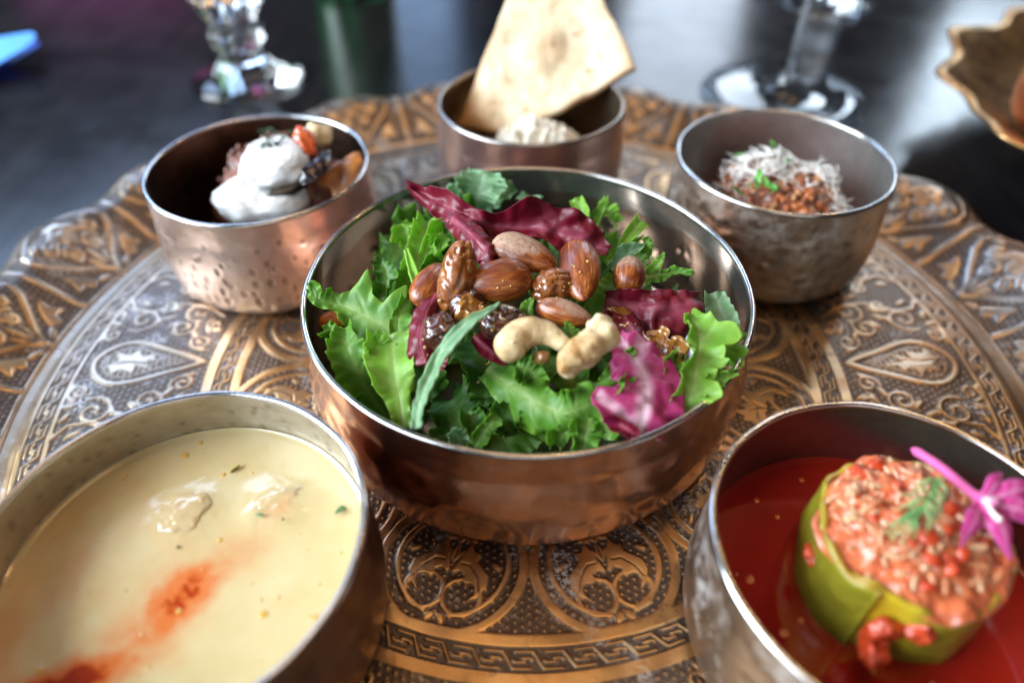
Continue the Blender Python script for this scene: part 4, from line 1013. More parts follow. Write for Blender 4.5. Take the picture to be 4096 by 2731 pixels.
for i in range(6):
    L = .26+.09*i; b_ = .20*((i % 3)-1)
    pth = smooth_path([(-L, 0, 0), (-L*.3, b_, .05), (L*.4, b_*.6, .07), (L, -b_*.5, 0)], 8)
    V, F = tube(pth, np.array([.015, .026, .032, .034, .034, .03, .026, .014]), 5)
    sh.append((V, F))
shm = [None]*6; r_ = random.Random(14); cnt = 0
def heap(cx, cy, sx, sy, n, lift):
    global cnt
    for i in range(n):
        x = r_.gauss(cx, sx); y = r_.gauss(cy, sy)
        if math.hypot(x-gx0, y-gy0) > 3.4: continue
        j = r_.randrange(6)
        if shm[j] is None: shm[j] = mk('cheese_shred', sh[j][0], sh[j][1], CHS, origin=(0, 0, 0)); o = shm[j]
        else: o = shm[j].copy(); col.objects.link(o)
        g = math.exp(-((x-cx)/sx)**2*.5-((y-cy)/sy)**2*.5)
        o.location = Vector((x, y, gz(x, y)+.12+lift*g*r_.random()))*CM
        o.rotation_euler = (r_.uniform(-.5, .5), r_.uniform(-.6, .6), r_.uniform(0, 6.3)); cnt += 1
        tag(o, 'thin shred of white grated cheese on the tomato grains', 'cheese shred', 'grated cheese shreds')
h1 = (10.98, 9.49, 4.60); heap(h1[0], h1[1]+.4, .95, .75, 175, .5)
h2 = (14.32, 9.39, 4.20); heap(h2[0], h2[1]+.3, .5, .8, 92, .4)
h3 = (12.54, 8.91, 4.60); heap(h3[0], h3[1]+.5, .9, .6, 24, .2)
h4 = (14.27, 7.83, 4.00); heap(h4[0], h4[1], .5, .5, 14, .2)
DICE = simple('tomato_dice', (.46, .13, .03), .25, 0, .5, 180, .3, 300, coat=.7, sss=.3, ssss=.01, sssr=SSR)
h5 = (15.15, 7.99, 3.90); heap(h5[0], h5[1], .35, .5, 26, .15)
for i, (p, s) in enumerate([((12.26, 7.10, 4.30), .42), ((12.88, 6.90, 4.20), .5), ((13.63, 7.07, 4.00), .45), ((12.48, 6.79, 4.00), .4), ((13.36, 7.53, 4.30), .35), ((14.17, 7.44, 3.90), .4), ((11.52, 6.92, 4.10), .35), ((12.80, 7.57, 4.50), .3)]):
    blob('tomato_dice', ['glossy orange tomato dice at the front of the grains'][0], 'tomato', DICE, (p[0], p[1], gz(p[0], p[1])+.05), (s*.85, s*.6, s*.5), (i*.7, i*.4, i), .18, 2.2, i, 'tomato dice in the grain bowl', pw=.8)
flecks([(11.79, 10.72, 5.10), (10.29, 10.43, 4.60), (10.39, 10.41, 4.70), (10.56, 8.09, 4.90), (10.78, 7.79, 4.90), (10.37, 7.90, 4.70), (9.71, 8.30, 4.10), (9.85, 8.04, 4.10), (11.25, 7.57, 4.50), (10.99, 7.68, 4.70), (12.26, 9.48, 4.90), (10.15, 8.01, 4.50)],
       'bright green herb piece on the grated cheese', 'herb pieces on the cheese', simple('fresh_herb', (.10, .34, .05), .4, 0, .3, 300), .30, 4)

# ------------------------------------------------------------------ dip and flatbread (middle back bowl)
DIP = simple('white_dip', (.78, .72, .60), .5, 0, .12, 150, .6, 200, sss=.3, ssss=.01, sssr=(1, .85, .6))
dc = (0.34, 14.23, 3.60)
V, F = mound_grid((dc[0]+.4, dc[1]+.5), 3.7, 2.2, 3.95, .5, 2.2, 21, 60, .2, 2.6)
tag(mk('white_dip', V, F, DIP), 'crumbly off-white dip at the front of the middle back bowl', 'dip')
V, F = mound_grid((B_MB[0]+1.6, B_MB[1]+.9), 2.5, 2.2, 2.4, .3, 1.5, 22, 40, .2, 2.4)
tag(mk('olive_relish', V, F, simple('olive_relish', (.10, .045, .02), .4, 0, .6, 200, .7, 300, coat=.4)), 'dark olive-brown relish beside the white dip', 'relish')
def build_bread():
    m, nt, b = new_mat('flatbread')
    n1 = noise(nt, 30, 5, .6); n2 = noise(nt, 210, 5, .6)
    tst = attr(nt, 'toast')
    c = ramp(nt, n1, [(.3, (.76, .61, .40)), (.7, (.84, .72, .52))])
    c = mixc(nt, tst, c, (.46, .21, .06))
    c = mixc(nt, ramp(nt, n2, [(.57, 0.), (.68, .65)]), c, (.44, .24, .09))
    setb(b, color=c, rough=.55, sss=.15, ssss=.01, sssr=(1, .7, .4))
    bump(nt, b, mth(nt, 'ADD', n2, n1), .35, .08)
    A = np.array((-3.48, 16.09, 3.30)); B = np.array((-0.22, 15.49, 3.20)); C = np.array((5.97, 17.48, 5.80))
    nrm = np.cross(B-A, C-A); nrm /= np.linalg.norm(nrm)
    if nrm[2] < 0: nrm = -nrm
    cam0 = np.array((-.545, -20.54, 21.75))
    ex = (B-A)/np.linalg.norm(B-A); ey = np.cross(nrm, ex)
    # outline on the bread's own plane (cm): long triangle with a blunt foot
    out = BREAD_OUT
    poly = np.array(out); n = 70
    cen = poly.mean(0)
    # dense rounded outline
    ring = []
    for i in range(len(poly)):
        p, q = poly[i], poly[(i+1) % len(poly)]
        for k in np.linspace(0, 1, 30, endpoint=False): ring.append(p+(q-p)*k)
    ring = np.array(ring); N = len(ring)
    ring = ring+.05*np.stack([vn(np.c_[ring, 0*ring[:, 0]], 1.1, 3), vn(np.c_[ring, 0*ring[:, 0]], 1.1, 4)], 1)
    rows = np.concatenate([np.linspace(.02, .97, 40), [1.0]])
    top = []; att = []
    for s in rows:
        q = cen+(ring-cen)*s
        p3 = np.c_[q, 0*q[:, 0]]
        z = .16*fbm(p3, .35, 3, 7)+.05*fbm(p3, 1.3, 2, 8)+(.10 if s < .99 else 0)+.25*(q[:, 0]*.1)**2
        e = np.clip((s-.82)/.18, 0, 1)**2*(.55+.5*fbm(p3, .6, 2, 5))
        bl = np.exp(-(((q[:, 0]-BLIS[0])/1.25)**2+((q[:, 1]-BLIS[1])/1.25)**2)**1.5)
        z = z+.30*bl
        corner = np.clip(1-np.hypot(q[:, 0], q[:, 1])/3.0, 0, 1)*1.1
        att.append(np.clip(e+.42*bl+corner, 0, 1)); top.append(np.c_[q, z])
    T3 = np.concatenate(top); att = np.concatenate(att)
    bot = T3.copy(); bot[:, 2] -= .3
    nr = len(rows)
    def w(t): return A+t[:, :1]*ex+t[:, 1:2]*ey+t[:, 2:]*nrm
    F = grid_faces(nr, N, True); F2 = F[:, ::-1]+nr*N
    j = np.arange(N); j2 = (j+1) % N; o1 = (nr-1)*N
    side = np.stack([o1+j, o1+j2, nr*N+o1+j2, nr*N+o1+j], 1)
    tag(mk('flatbread', np.vstack([w(T3), w(bot)]), np.vstack([F, F2, side]), m, attrs=dict(toast=np.concatenate([att, att]))),
        'toasted cream flatbread triangle standing in the middle back bowl', 'flatbread')
BREAD_OUT = [(0, 0), (3.32, 0), (9.01, 4.17), (8.42, 5.39), (6.76, 7.93), (5.55, 9.68), (1.98, 9.35), (0.63, 3.33)]; BLIS = (3.99, 4.63)
build_bread()

# ------------------------------------------------------------------ cream soup (left front bowl)
def build_soup():
    m, nt, b = new_mat('cream_soup')
    pa = attr(nt, 'paprika'); n1 = noise(nt, 60, 5, .6); n2 = noise(nt, 330, 4, .65)
    c = ramp(nt, n1, [(.3, (.56, .44, .21)), (.7, (.63, .52, .29))])
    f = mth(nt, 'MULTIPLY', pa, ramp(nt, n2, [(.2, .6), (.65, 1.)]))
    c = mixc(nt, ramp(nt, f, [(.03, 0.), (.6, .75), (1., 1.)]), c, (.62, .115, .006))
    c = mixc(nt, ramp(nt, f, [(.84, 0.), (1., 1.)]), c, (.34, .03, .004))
    setb(b, color=c, rough=.2, coat=.5, coatr=.05, sss=.15, ssss=.003, sssr=(1, .8, .5))
    bump(nt, b, n1, .04, .05)
    cx, cy = B_FL; z0 = 3.58; R = 4.925
    rr = np.linspace(.001, 1, 120); th = np.linspace(0, 2*np.pi, 260, endpoint=False)
    RR, TH = np.meshgrid(rr, th, indexing='ij')
    x = cx+R*RR*np.cos(TH); y = cy+R*RR*np.sin(TH)
    z = z0+.09*np.clip((RR-.96)/.04, 0, 1)**2
    V = np.stack([x, y, z], -1).reshape(-1, 3)
    def lump(px, py, r, h):
        return h*np.exp(-(((V[:, 0]-px)**2+(V[:, 1]-py)**2)/r**2)**1.4)
    q = (-10.04, -8.60, 3.60); s = (-7.54, -8.15, 3.60)
    V[:, 2] += (lump(q[0], q[1], .9, .12)+lump(s[0], s[1], 1.0, .09))*(1+.25*fbm(V, 2.2, 3, 2))+.006*vn(V, 1.0, 4)
    pap_shade = np.zeros(len(V))
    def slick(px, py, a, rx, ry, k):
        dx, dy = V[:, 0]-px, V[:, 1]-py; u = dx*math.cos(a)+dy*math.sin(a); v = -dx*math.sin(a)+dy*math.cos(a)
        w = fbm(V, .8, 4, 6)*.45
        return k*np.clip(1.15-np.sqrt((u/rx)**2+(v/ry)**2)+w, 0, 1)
    a = (-9.33, -11.16, 3.58); b2 = (-11.36, -13.62, 3.58); c2 = (-10.06, -12.00, 3.58); d2 = (-7.43, -8.37, 3.58)
    pap_shade = np.maximum(pap_shade, slick(a[0], a[1], .8, 1.35, .8, 1.08)); pap_shade = np.maximum(pap_shade, slick(b2[0], b2[1], .2, 1.3, 1.0, 1.5))
    pap_shade = np.maximum(pap_shade, slick(c2[0], c2[1], .9, 1.9, 1.5, .42)); pap_shade = np.maximum(pap_shade, slick(d2[0], d2[1], 0, .8, .6, .30)); pap_shade = np.maximum(pap_shade, slick(a[0]+.9, a[1]+1.2, .9, 1.6, .8, .32))
    shade_tint = (-13.56, -11.53, 3.58); pap_shade = np.maximum(pap_shade, slick(shade_tint[0], shade_tint[1], 1.2, 4.2, 2.6, .30)); e3 = (-9.73, -10.66, 3.58); pap_shade = np.maximum(pap_shade, slick(e3[0], e3[1], .8, 3.2, 2.4, .12))  # broad faint orange at left: paprika oil plus painted tint of the wall's shade
    sp = vn(V, 6.5, 11); pap_shade = np.maximum(pap_shade, np.clip((sp-.80)*4, 0, .75)*np.clip(.35+fbm(V, .5, 2, 13), 0, 1))
    tag(mk('cream_soup', V, grid_faces(120, 260, True), m, attrs=dict(paprika=pap_shade)), 'pale yellow cream soup with orange paprika slicks in the left front bowl', 'soup')
    MEAT = simple('soup_meat', (.58, .43, .23), .16, 0, .12, 140, .15, 200, coat=.8, sss=.25, ssss=.01, sssr=SSR)
    blob('meat_lump', 'pale meat lump breaking the soup surface above the paprika slick', 'meat', MEAT, np.array((-10.10, -8.62, 3.62)), (.75, .65, .17), (0, 0, .6), .20, 2.0, 3, n=(40, 50))
    blob('meat_lump', 'pinkish meat lump just under the soup surface near the right wall', 'meat', MEAT, np.array((-7.52, -8.03, 3.54)), (.85, .6, .16), (0, 0, .3), .20, 2.2, 5, n=(40, 50))
build_soup()
for nm, p, m, s in (('green herb speck afloat on the soup beside the right meat lump', (-7.86, -8.70, 3.72), HERB, .16), ('olive herb speck afloat near the back of the soup', (-9.08, -7.01, 3.62), simple('olive_herb', (.35, .32, .05), .4), .15),
                 ('thin green herb shred afloat at the right side of the soup', (-5.56, -8.51, 3.62), HERB, .16)):
    flecks([p], nm, 'herb specks afloat on the soup', m, s, len(nm))
PEP = simple('pepper_speck', (.05, .012, .008), .4, 0, .3)
for nm, p in (('dark pepper speck beside the green herb on the soup', (-7.15, -8.87, 3.74)), ('dark pepper speck in front of the left meat lump', (-9.94, -9.70, 3.64))):
    blob('pepper_speck', nm, 'pepper speck', PEP, p, (.06, .05, .04), (0, 0, .4), .3, 5, 2, n=(8, 10))

# ------------------------------------------------------------------ stuffed courgette in red broth (right front bowl)
cx, cy = B_FR
m, nt, b = new_mat('red_broth')
n1 = noise(nt, 40, 4)
setb(b, color=ramp(nt, n1, [(.3, (.26, .009, .004)), (.7, (.38, .018, .006))]), rough=.10, coat=.15, coatr=.05, sss=.2, ssss=.004, sssr=(1, .2, .1))
V, F = lathe([(.01, 0), (3, 0), (4.55, .0), (4.72, .03), (4.8, .1)], (cx, cy, 2.6), 200)
tag(mk('red_broth', V, F, m), 'clear dark red tomato broth in the right front bowl', 'broth')
zx, zy, zr = 10.15, -9.95, 2.42
sl = (8.46, -10.90, 4.70); a0 = math.atan2(sl[1]-zy, sl[0]-zx)
m, nt, b = new_mat('courgette_skin')
inn = attr(nt, 'flesh'); n1 = noise(nt, 50, 5, .6); n2 = noise(nt, 240, 4, .6); yel = attr(nt, 'yellow')
c = ramp(nt, n1, [(.3, (.17, .155, .012)), (.7, (.29, .25, .02))])
c = mixc(nt, mth(nt, 'MULTIPLY', ramp(nt, n2, [(.5, 0.), (.75, 1.)]), .4), c, (.12, .14, .01))
c = mixc(nt, yel, c, (.62, .42, .02)); c = mixc(nt, inn, c, (.36, .22, .02))
setb(b, color=c, rough=.28, coat=.4, coatr=.1, sss=.2, ssss=.01, sssr=(1, .8, .2)); bump(nt, b, mth(nt, 'ADD', mth(nt, 'MULTIPLY', n1, 2.), n2), .35, .12)
nz_, na = 26, 150
t = empty('stuffed_courgette', (zx, zy, .3), 'stuffed green courgette ring standing in red broth, filled with tomato rice', 'stuffed courgette')
ang = np.linspace(a0+.02, a0+2*np.pi+.34, na); zz = np.linspace(.35, 4.92, nz_)
rows = []; fl = []; ye = []
AA, ZZ = np.meshgrid(ang, zz, indexing='ij')
sp = np.clip((AA-a0-2*np.pi+.15)/.45, 0, 1)*.20-np.clip((a0+.35-AA)/.35, 0, 1)*.06
P3 = np.stack([np.cos(AA)*2.4, np.sin(AA)*2.4, ZZ], -1).reshape(-1, 3)
ro = zr+sp+(.13*vn(P3, .55, 3)+.06*vn(P3, 1.5, 4)+.02*vn(P3, 4., 5)).reshape(AA.shape)+.13*np.sin(np.clip(ZZ/4.9, 0, 1)*math.pi)+.09*np.cos(5*(AA-a0)+.6)
top = .12*np.sin(AA*2+.8)+.06*np.sin(AA*5)+.05*np.sin(AA*13+1)+.03*np.sin(AA*23)
Zt = ZZ+top*(ZZ/4.92)**4
def ringv(r, z): return np.stack([zx+r*np.cos(AA), zy+r*np.sin(AA), z], -1)
outer = ringv(ro, Zt); inner = ringv(ro-.20, Zt)
prof = np.concatenate([outer, ringv(ro-.05, Zt+.04)[:, -1:], ringv(ro-.15, Zt+.04)[:, -1:], inner[:, ::-1]], 1)   # (na, k, 3)
k = prof.shape[1]
flesh = np.zeros((na, k)); flesh[:, nz_:] = 1; yel_ = np.zeros((na, k))
yy = np.clip(1-np.abs(((ang-a0-.40)))/.55, 0, 1)[:, None]*np.clip((np.concatenate([zz, [4.9, 4.9], zz[::-1]])-2.3)/1.3, 0, 1)[None]
yel_ = yy
F = [tuple(f) for f in grid_faces(na, k)]+[tuple(range(k)), tuple(range((na-1)*k, na*k))[::-1]]
mk('skin_wall', prof.reshape(-1, 3), F, m, t, attrs=dict(flesh=flesh.ravel(), yellow=np.clip(yel_.ravel(), 0, 1)))
FIL = simple('tomato_filling', (.58, .135, .05), .35, 0, .4, 160, .6, 260, coat=.3, sss=.3, ssss=.01, sssr=SSR)
V, F = mound_grid((zx, zy), 2.44, 2.44, .75, .22, 2.2, 33, 80, 4.84, 2.4)
fil = mk('filling', V, F, FIL, t)
RICE = simple('rice_grain', (.70, .36, .19), .35, 0, .25, 200, .2, 300, coat=.4, sss=.4, ssss=.008, sssr=(1, .7, .5))
RICE2 = simple('red_rice', (.60, .20, .09), .33, 0, .25, 200, .2, 300, coat=.5, sss=.4, ssss=.008, sssr=SSR)
r_ = random.Random(21); D, F8 = sphere_dirs(9, 10)
D2 = D.copy(); D2[:, 2] += .25*D[:, 0]**2
gr = [mk('rice_grain', D2*(.25, .085, .075), F8, mm, fil, origin=(0, 0, 0)) for mm in (RICE, RICE2)]
TB = simple('tomato_bit', (.58, .06, .015), 0.35, 0, .45, 180, .6, 240, coat=.25, sss=.3, ssss=.004, sssr=SSR)
tb = mk('tomato_bit', D*(.24, .19, .12)*(1+.2*vn(D, 2, 4))[:, None], F8, TB, fil, origin=(0, 0, 0))
top_ok = V[(np.hypot(V[:, 0]-zx, V[:, 1]-zy) < 2.12)]
base0 = np.array(t.location)/CM
for i in range(298):
    p = top_ok[r_.randrange(len(top_ok))]
    g = tb if i % 11 == 0 else gr[0 if r_.random() < .42 else 1]
    o = g.copy(); col.objects.link(o); o.parent = fil
    o.location = Vector((p-base0+(0, 0, r_.uniform(-.06, .05)))*CM); o.rotation_euler = (r_.uniform(-.5, .5), r_.uniform(-.6, .6), r_.uniform(0, 6.3))
    k_ = r_.uniform(.75, 1.25); o.scale = (k_, k_, k_)
for g, (dx, dy) in zip(gr+[tb], ((.4, .3), (-.6, .5), (.2, -.7))):
    g.location = Vector((np.array((zx+dx, zy+dy, 5.5))-base0)*CM)
for i, (p, s, lab) in enumerate([((8.82, -12.25, 4.00), (.45, .3, .4), 'large red tomato chunk stuck on the front of the courgette'), ((9.63, -12.33, 4.15), (.36, .3, .28), 'small red tomato chunk low at the right front of the courgette'),
                                 ((8.57, -12.54, 3.40), (.4, .36, .3), 'dark red tomato chunk at the broth line, under the large one'), ((7.81, -10.00, 3.70), (.12, .3, .3), 'smear of tomato on the left side of the courgette'), ((8.27, -11.37, 4.10), (.2, .2, .12), 'browned spot of tomato below the slit of the courgette')]):
    blob('tomato_chunk', lab, 'tomato', TB, np.array(p), s, (i, .4*i, i), .42, 2.4, i+40, 'tomato chunks on the courgette', n=(30, 36), pw=.75)
# dill
DIL = simple('dill', (.15, .38, .12), .45, 0, .25, 300)
s0 = np.array((10.67, -9.19, 6.15)); t = empty('dill_sprig', s0, 'feathery green dill sprig on top of the stuffed courgette', 'herb')
stem = smooth_path([s0, np.array((10.23, -9.73, 6.30)), np.array((9.79, -10.19, 6.30)), np.array((9.42, -10.56, 6.10))], 16)
V, F = tube(stem, np.linspace(.055, .03, 16), 6); mk('stem', V, F, DIL, t)
for i, (px, st) in enumerate([((8.81, -10.69, 5.85), 11), ((8.92, -10.51, 5.95), 9), ((9.19, -10.12, 6.00), 7), ((9.13, -10.90, 5.85), 13), ((9.43, -10.84, 5.85), 14), ((10.11, -10.44, 6.00), 6), ((10.32, -10.25, 6.00), 4), ((9.50, -9.79, 6.20), 5), ((9.80, -9.53, 6.20), 3), ((9.15, -10.44, 6.00), 10), ((10.56, -9.86, 6.10), 2), ((9.77, -10.72, 5.95), 10), ((10.03, -9.36, 6.20), 2), ((8.89, -10.81, 5.80), 13), ((9.48, -10.09, 6.15), 7), ((9.90, -10.62, 6.00), 8)]):
    a = stem[st]; e = np.array(px); mid = (a+e)/2+np.array((.05, .03, .16))
    V, F = tube(smooth_path([a, mid, e], 10), np.linspace(.042, .018, 10), 5); mk('frond', V, F, DIL, t)
# flower
PETL = leaf_mat('flower_petal', (.66, .06, .30), (.85, .38, .60), (.72, .14, .42), (.56, .04, .24), 0., .34, .5, .0)
PET = simple('pink_petal', (.66, .07, .28), .5, 0, .2, 120, .15, 200, sheen=.4, sss=.2, ssss=.006, sssr=(1, .4, .8))
f0 = np.array((10.59, -7.93, 5.80)); f1 = np.array((11.61, -9.82, 6.00))
t = empty('pink_flower', f0, 'magenta star-shaped flower with a long tube, lying on the stuffed courgette', 'flower')
tp = smooth_path([f0, f0+(f1-f0)*.4+(0, 0, .08), f0+(f1-f0)*.8, f1, f1+(f1-f0)*.12], 30)
V, F = tube(tp, np.concatenate([[.05, .115, .125], np.linspace(.115, .12, 14), np.linspace(.13, .27, 13)]), 14); mk('flower_tube', V, F, PET, t)
for i, (tip, w) in enumerate([((10.58, -10.97, 5.75), .26), ((11.78, -11.23, 5.60), .30), ((13.17, -10.47, 5.75), .30), ((13.14, -9.54, 6.25), .28), ((12.14, -9.23, 6.45), .22)]):
    e = np.array(tip); mid = f1+(e-f1)*.5+(0, 0, .22)
    V, F, A = leaf_mesh([f1-(f1-f0)*.02, f1+(e-f1)*.25+(0, 0, .12), mid, e], [.14, w*.8, w, .03], [.14, w*.8, w, .03], face=(0, -.6, .8), frill=(.02, 2), cup=-.28, crum=.03, nu=30, nv=13, seed=80+i)
    mk('petal', V, F, PETL, t, solid=.02, attrs=A)
STM = simple('stamen', (.80, .70, .68), .4)
V, F = tube(smooth_path([f1+(0, 0, .1), np.array((11.44, -10.38, 6.30)), np.array((11.51, -10.60, 6.35))], 12), np.linspace(.06, .07, 12), 8); mk('stamen', V, F, STM, t)
V, F = sphere_dirs(10, 12); mk('flower_throat', V*(.22, .16, .1)+f1+np.array((.05, -.1, .16)), F, simple('flower_throat', (.78, .56, .66), .5), t)

# ------------------------------------------------------------------ glasses, bottle, card and second tray behind
m, nt, b = new_mat('clear_glass'); setb(b, color=(.97, .99, 1.), rough=.0, trans=1., ior=1.5); GLASS = m
m, nt, b = new_mat('thin_glass'); THIN = m
tr_ = nt.nodes.new('ShaderNodeBsdfTransparent'); tr_.inputs[0].default_value = (.93, .96, .98, 1); gl_ = nt.nodes.new('ShaderNodeBsdfGlossy'); gl_.inputs['Roughness'].default_value = .02
fr_ = nt.nodes.new('ShaderNodeLayerWeight'); fr_.inputs[0].default_value = .5; mx_ = nt.nodes.new('ShaderNodeMixShader')
link(nt, mth(nt, 'ADD', mth(nt, 'MULTIPLY', mth(nt, 'POWER', fr_.outputs['Facing'], 3.5), .8), .06), mx_.inputs[0]); link(nt, tr_.outputs[0], mx_.inputs[1]); link(nt, gl_.outputs[0], mx_.inputs[2]); link(nt, mx_.outputs[0], nt.nodes['Material Output'].inputs[0])
def solid_glass(name, label, c, outer, inner, cat, facets=0, famp=0., seg=160):
    prof = outer+inner
    def dsp(TH, Z):
        k = np.clip(1-np.abs(Z-4.6)/4.2, 0, 1) if facets else 0
        return famp*np.abs(np.cos(TH*facets/2))*k if facets else 0*TH
    V, F = lathe(prof, c, seg, dsp)
    return tag(mk(name, V, F[:, ::-1] if False else F, GLASS, origin=c), label, cat)
TZ = -.345
out = [(.02, 0), (3.7, 0), (3.9, .12), (3.88, .3), (3.3, .48), (2.3, .85), (1.6, 1.5), (1.25, 2.2), (1.45, 2.6), (1.75, 3.1), (1.6, 3.6), (1.25, 4.0), (1.4, 4.6), (1.85, 5.3), (2.3, 6.1), (3.1, 6.9), (4.0, 8.1), (4.5, 10), (4.65, 13.0)]
inn_ = [(4.5, 13.05), (4.3, 10), (3.75, 8.4), (2.7, 7.5), (1.2, 7.1), (.02, 7.0)]
gob = solid_glass('goblet', 'thick cut-glass goblet standing left behind the tray', (-19.6, 30.4, TZ), out, inn_, 'glass', 10, .34)
g2 = gob.copy(); col.objects.link(g2); g2.location = Vector((27.0, 46.3, TZ))*CM; g2.rotation_euler = (0, 0, .4); tag(g2, 'glass foot at the top right corner, farthest glass from the tray', 'glass')
out = [(.02, .02), (5.5, .0), (5.66, .08), (5.6, .2), (4.0, .22), (2.0, .34), (1.1, .7), (.62, 1.5), (.36, 3), (.34, 8), (.38, 13), (1.2, 15), (3.4, 17), (4.9, 20), (5.2, 24)]
inn_ = [(5.05, 24.05), (4.75, 20), (3.3, 17.25), (1.2, 15.6), (.02, 15.3)]
wg = solid_glass('wine_glass', 'tall thin-stemmed wine glass with wide flat foot, right behind the tray', (18.3, 27.8, TZ), out, inn_, 'glass')
wg.data.materials[0] = THIN; wg.data.materials.append(GLASS)
wg.data.polygons.foreach_set('material_index', [1 if p.center.z > .011 else 0 for p in wg.data.polygons])
m, nt, b = new_mat('green_glass'); setb(b, color=(.02, .22, .05), rough=.03, trans=.6, ior=1.5, coat=.5)
V, F = lathe([(.02, .6), (2.4, .3), (3.4, 0), (3.7, .3), (3.75, 1), (3.75, 17), (3.4, 19.5), (1.9, 22), (1.45, 24), (1.4, 29), (.02, 29)], (-15.3, 51.2, TZ), 64)
tag(mk('bottle', V, F, m), 'dark green bottle standing behind the tray, only its foot in view', 'bottle')
BLU = simple('blue_card', (.10, .34, .85), .4, 0, .08, 40); BLD = simple('blue_card_inside', (.02, .07, .42), .5, 0, .08, 40)
def slab(name, pts, h, m, parent):
    n = len(pts); V = [(*p[:2], p[2]) for p in pts]+[(p[0], p[1], p[2]+h) for p in pts]
    F = [tuple(range(n))[::-1], tuple(range(n, 2*n))]+[(i, (i+1) % n, n+(i+1) % n, n+i) for i in range(n)]
    return mk(name, V, F, m, parent, smooth=False)
t = empty('folded_card', (-44, 34, TZ), 'bright blue folded card at the left edge, behind the tray', 'card')
slab('upper_leaf', [(-36.75, 34.99, 1.35), (-36.30, 34.69, 1.30), (-35.96, 33.83, 1.30), (-35.94, 32.31, 1.25), (-37.02, 30.51, 0.90), (-40.24, 26.55, -0.15), (-46.82, 34.39, -0.15), (-39.37, 35.11, 0.95)], .07, BLU, t)
slab('lower_leaf', [(-38.23, 37.63, -0.30), (-37.82, 36.92, -0.30), (-38.42, 32.09, -0.30), (-39.47, 25.10, -0.30), (-46.46, 33.12, -0.30), (-40.59, 36.30, -0.30)], .07, BLD, t)
m, nt, b = new_mat('aged_brass')
n1 = noise(nt, 22, 5, .6); n2 = noise(nt, 70, 5, .6)
setb(b, color=mixc(nt, ramp(nt, n2, [(.45, 0.), (.7, .8)]), ramp(nt, n1, [(.3, (.42, .22, .08)), (.7, (.66, .42, .17))]), (.24, .14, .09)), metal=1., rough=.36)
bump(nt, b, n2, .5, .3)
S2 = (40.6, 17.8)
t = empty('footed_dish', (*S2, TZ), 'wavy-edged aged brass dish raised above the table at the right edge', 'dish')
rows = [(.05, 1.3), (5, 1.3), (9.5, 1.4), (11.5, 1.8), (13.5, 2.7), (15.0, 3.6), (15.6, 3.75), (15.75, 3.6), (15.2, 3.3), (13.5, 2.35), (11.5, 1.5), (9, 1.1), (.05, 1.05)]
V, F = lathe(rows, (*S2, 0), 260, lambda TH, Z: (.5*np.cos(TH*13+.6)+.15*np.cos(TH*26))*np.clip((Z-1.3)/2, 0, 1))
aa = np.arctan2(V[:, 1]-S2[1], V[:, 0]-S2[0]); rr_ = np.hypot(V[:, 0]-S2[0], V[:, 1]-S2[1])
V[:, 2] += .25*np.cos(aa*13+.6)*np.clip((rr_-10)/5, 0, 1)+.12*vn(V, .5, 3)*np.clip((rr_-8)/5, 0, 1)
mk('plate', V, F, m, t)
V, F = lathe([(6.5, TZ), (8.2, TZ), (7.6, .5), (7.4, 1.15), (6.8, 1.15), (6.5, .4), (6.5, TZ)], (*S2, 0), 90); mk('foot', V, F, m, t)
b2 = build_bowl((32.9, 17.6), 4.8, 5.0, 'reddish copper bowl standing in the brass dish at the right edge', None, copper_mat('red_copper', (.55, .22, .14), (.36, .13, .08), (.12, .05, .04), .2, .35),
    bpy.data.materials['brown_stained_lining'], rim_dark, dents([(2, 14, .3, .3, .03, .4)], 31), (), .02, 120, 9)
b2.location.z = 2.1*CM

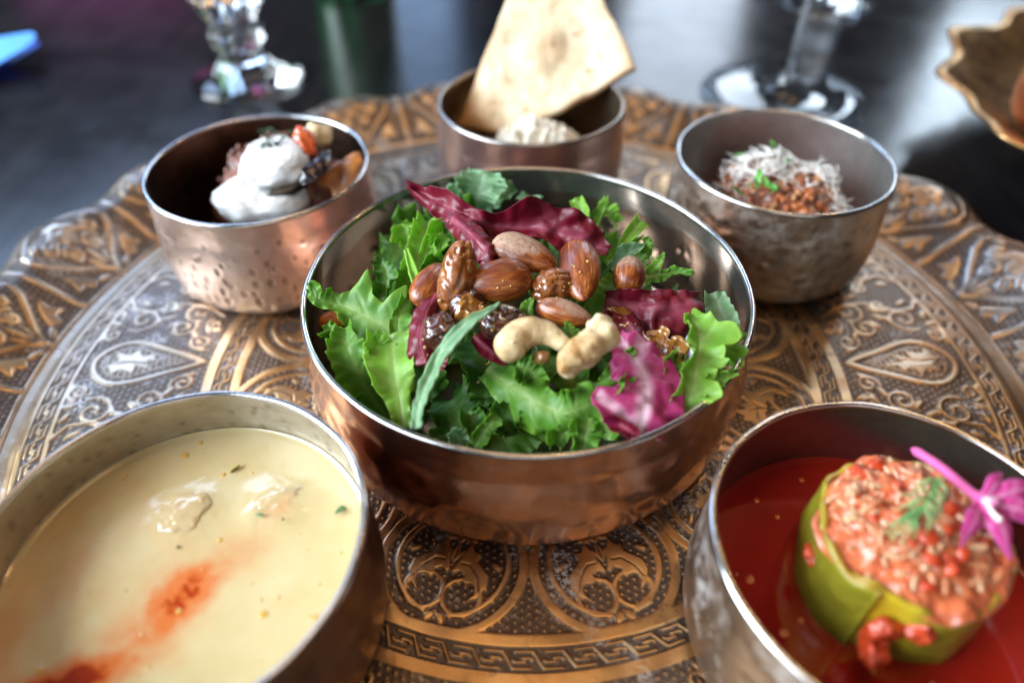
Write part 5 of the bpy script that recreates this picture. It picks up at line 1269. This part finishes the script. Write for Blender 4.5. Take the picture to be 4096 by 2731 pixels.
# ------------------------------------------------------------------ unseen chair, added across the table to give the wood its plum reflection
PLUM = simple('plum_upholstery', (.50, .06, .26), .8, 0, .2, 30)
WALN = simple('walnut', (.05, .025, .015), .4, 0, .3, 60)
t = empty('chair', (-112, 165, -76), 'unseen plum dining chair added across the table for its reflection in the table top at the left', 'chair')
def box(name, c, s, m, bev=1.5, tilt=0):
    bm = bmesh.new(); bmesh.ops.create_cube(bm, size=1); bmesh.ops.scale(bm, vec=s, verts=bm.verts)
    bmesh.ops.bevel(bm, geom=bm.edges[:], offset=bev, segments=3, affect='EDGES')
    bmesh.ops.rotate(bm, verts=bm.verts, cent=(0, 0, 0), matrix=Matrix.Rotation(tilt, 3, 'X'))
    V = [tuple(v.co+Vector(c)) for v in bm.verts]; F = [tuple(v.index for v in f.verts) for f in bm.faces]; bm.free()
    return mk(name, V, F, m, t)
box('seat', (-112, 160, -30), (50, 48, 8), PLUM, 3); box('backrest', (-112, 186, 12), (50, 7, 72), PLUM, 3, -.1)
for sx in (-21, 21):
    for sy in (-20, 20): box('leg', (-112+sx, 160+sy, -55), (4.5, 4.5, 43), WALN, .6)

OIL = simple('oil_bead', (.62, .12, .02), .08, 0, .2, 100, coat=1., coatr=.02)
r_ = random.Random(77); D, F8 = sphere_dirs(8, 14); b0 = None
for i in range(34):
    a, q = r_.uniform(0, 6.283), 4.4*math.sqrt(r_.random()); x, y = B_FR[0]+q*math.cos(a), B_FR[1]+q*math.sin(a)
    if math.hypot(x-zx, y-zy) < 2.9: continue
    if b0 is None: b0 = mk('oil_bead', D*(.12, .12, .018), F8, OIL, origin=(0, 0, 0)); o = b0
    else: o = b0.copy(); col.objects.link(o)
    s = r_.choice((.35, .5, .5, .8, 1.1)); o.scale = (s, s, 1); o.location = Vector((x, y, 2.605))*CM
    tag(o, 'small orange oil bead floating on the red broth', 'oil bead', 'oil beads on the red broth')

FAT = simple('fat_droplet', (.62, .36, .06), .06, 0, .25, 100, coat=1., coatr=.02)
r_ = random.Random(5); d0 = None
for i in range(46):
    a, q = r_.uniform(0, 6.283), 4.6*math.sqrt(r_.random()); x, y = B_FL[0]+q*math.cos(a), B_FL[1]+q*math.sin(a)
    if d0 is None: d0 = mk('fat_droplet', D*(.10, .10, .016), F8, FAT, origin=(0, 0, 0)); o = d0
    else: o = d0.copy(); col.objects.link(o)
    s = r_.choice((.25, .35, .5, .5, .8, 1.2)); o.scale = (s, s, 1); o.location = Vector((x, y, 3.584))*CM
    tag(o, 'tiny golden fat droplet floating on the cream soup', 'fat droplet', 'fat droplets on the cream soup')
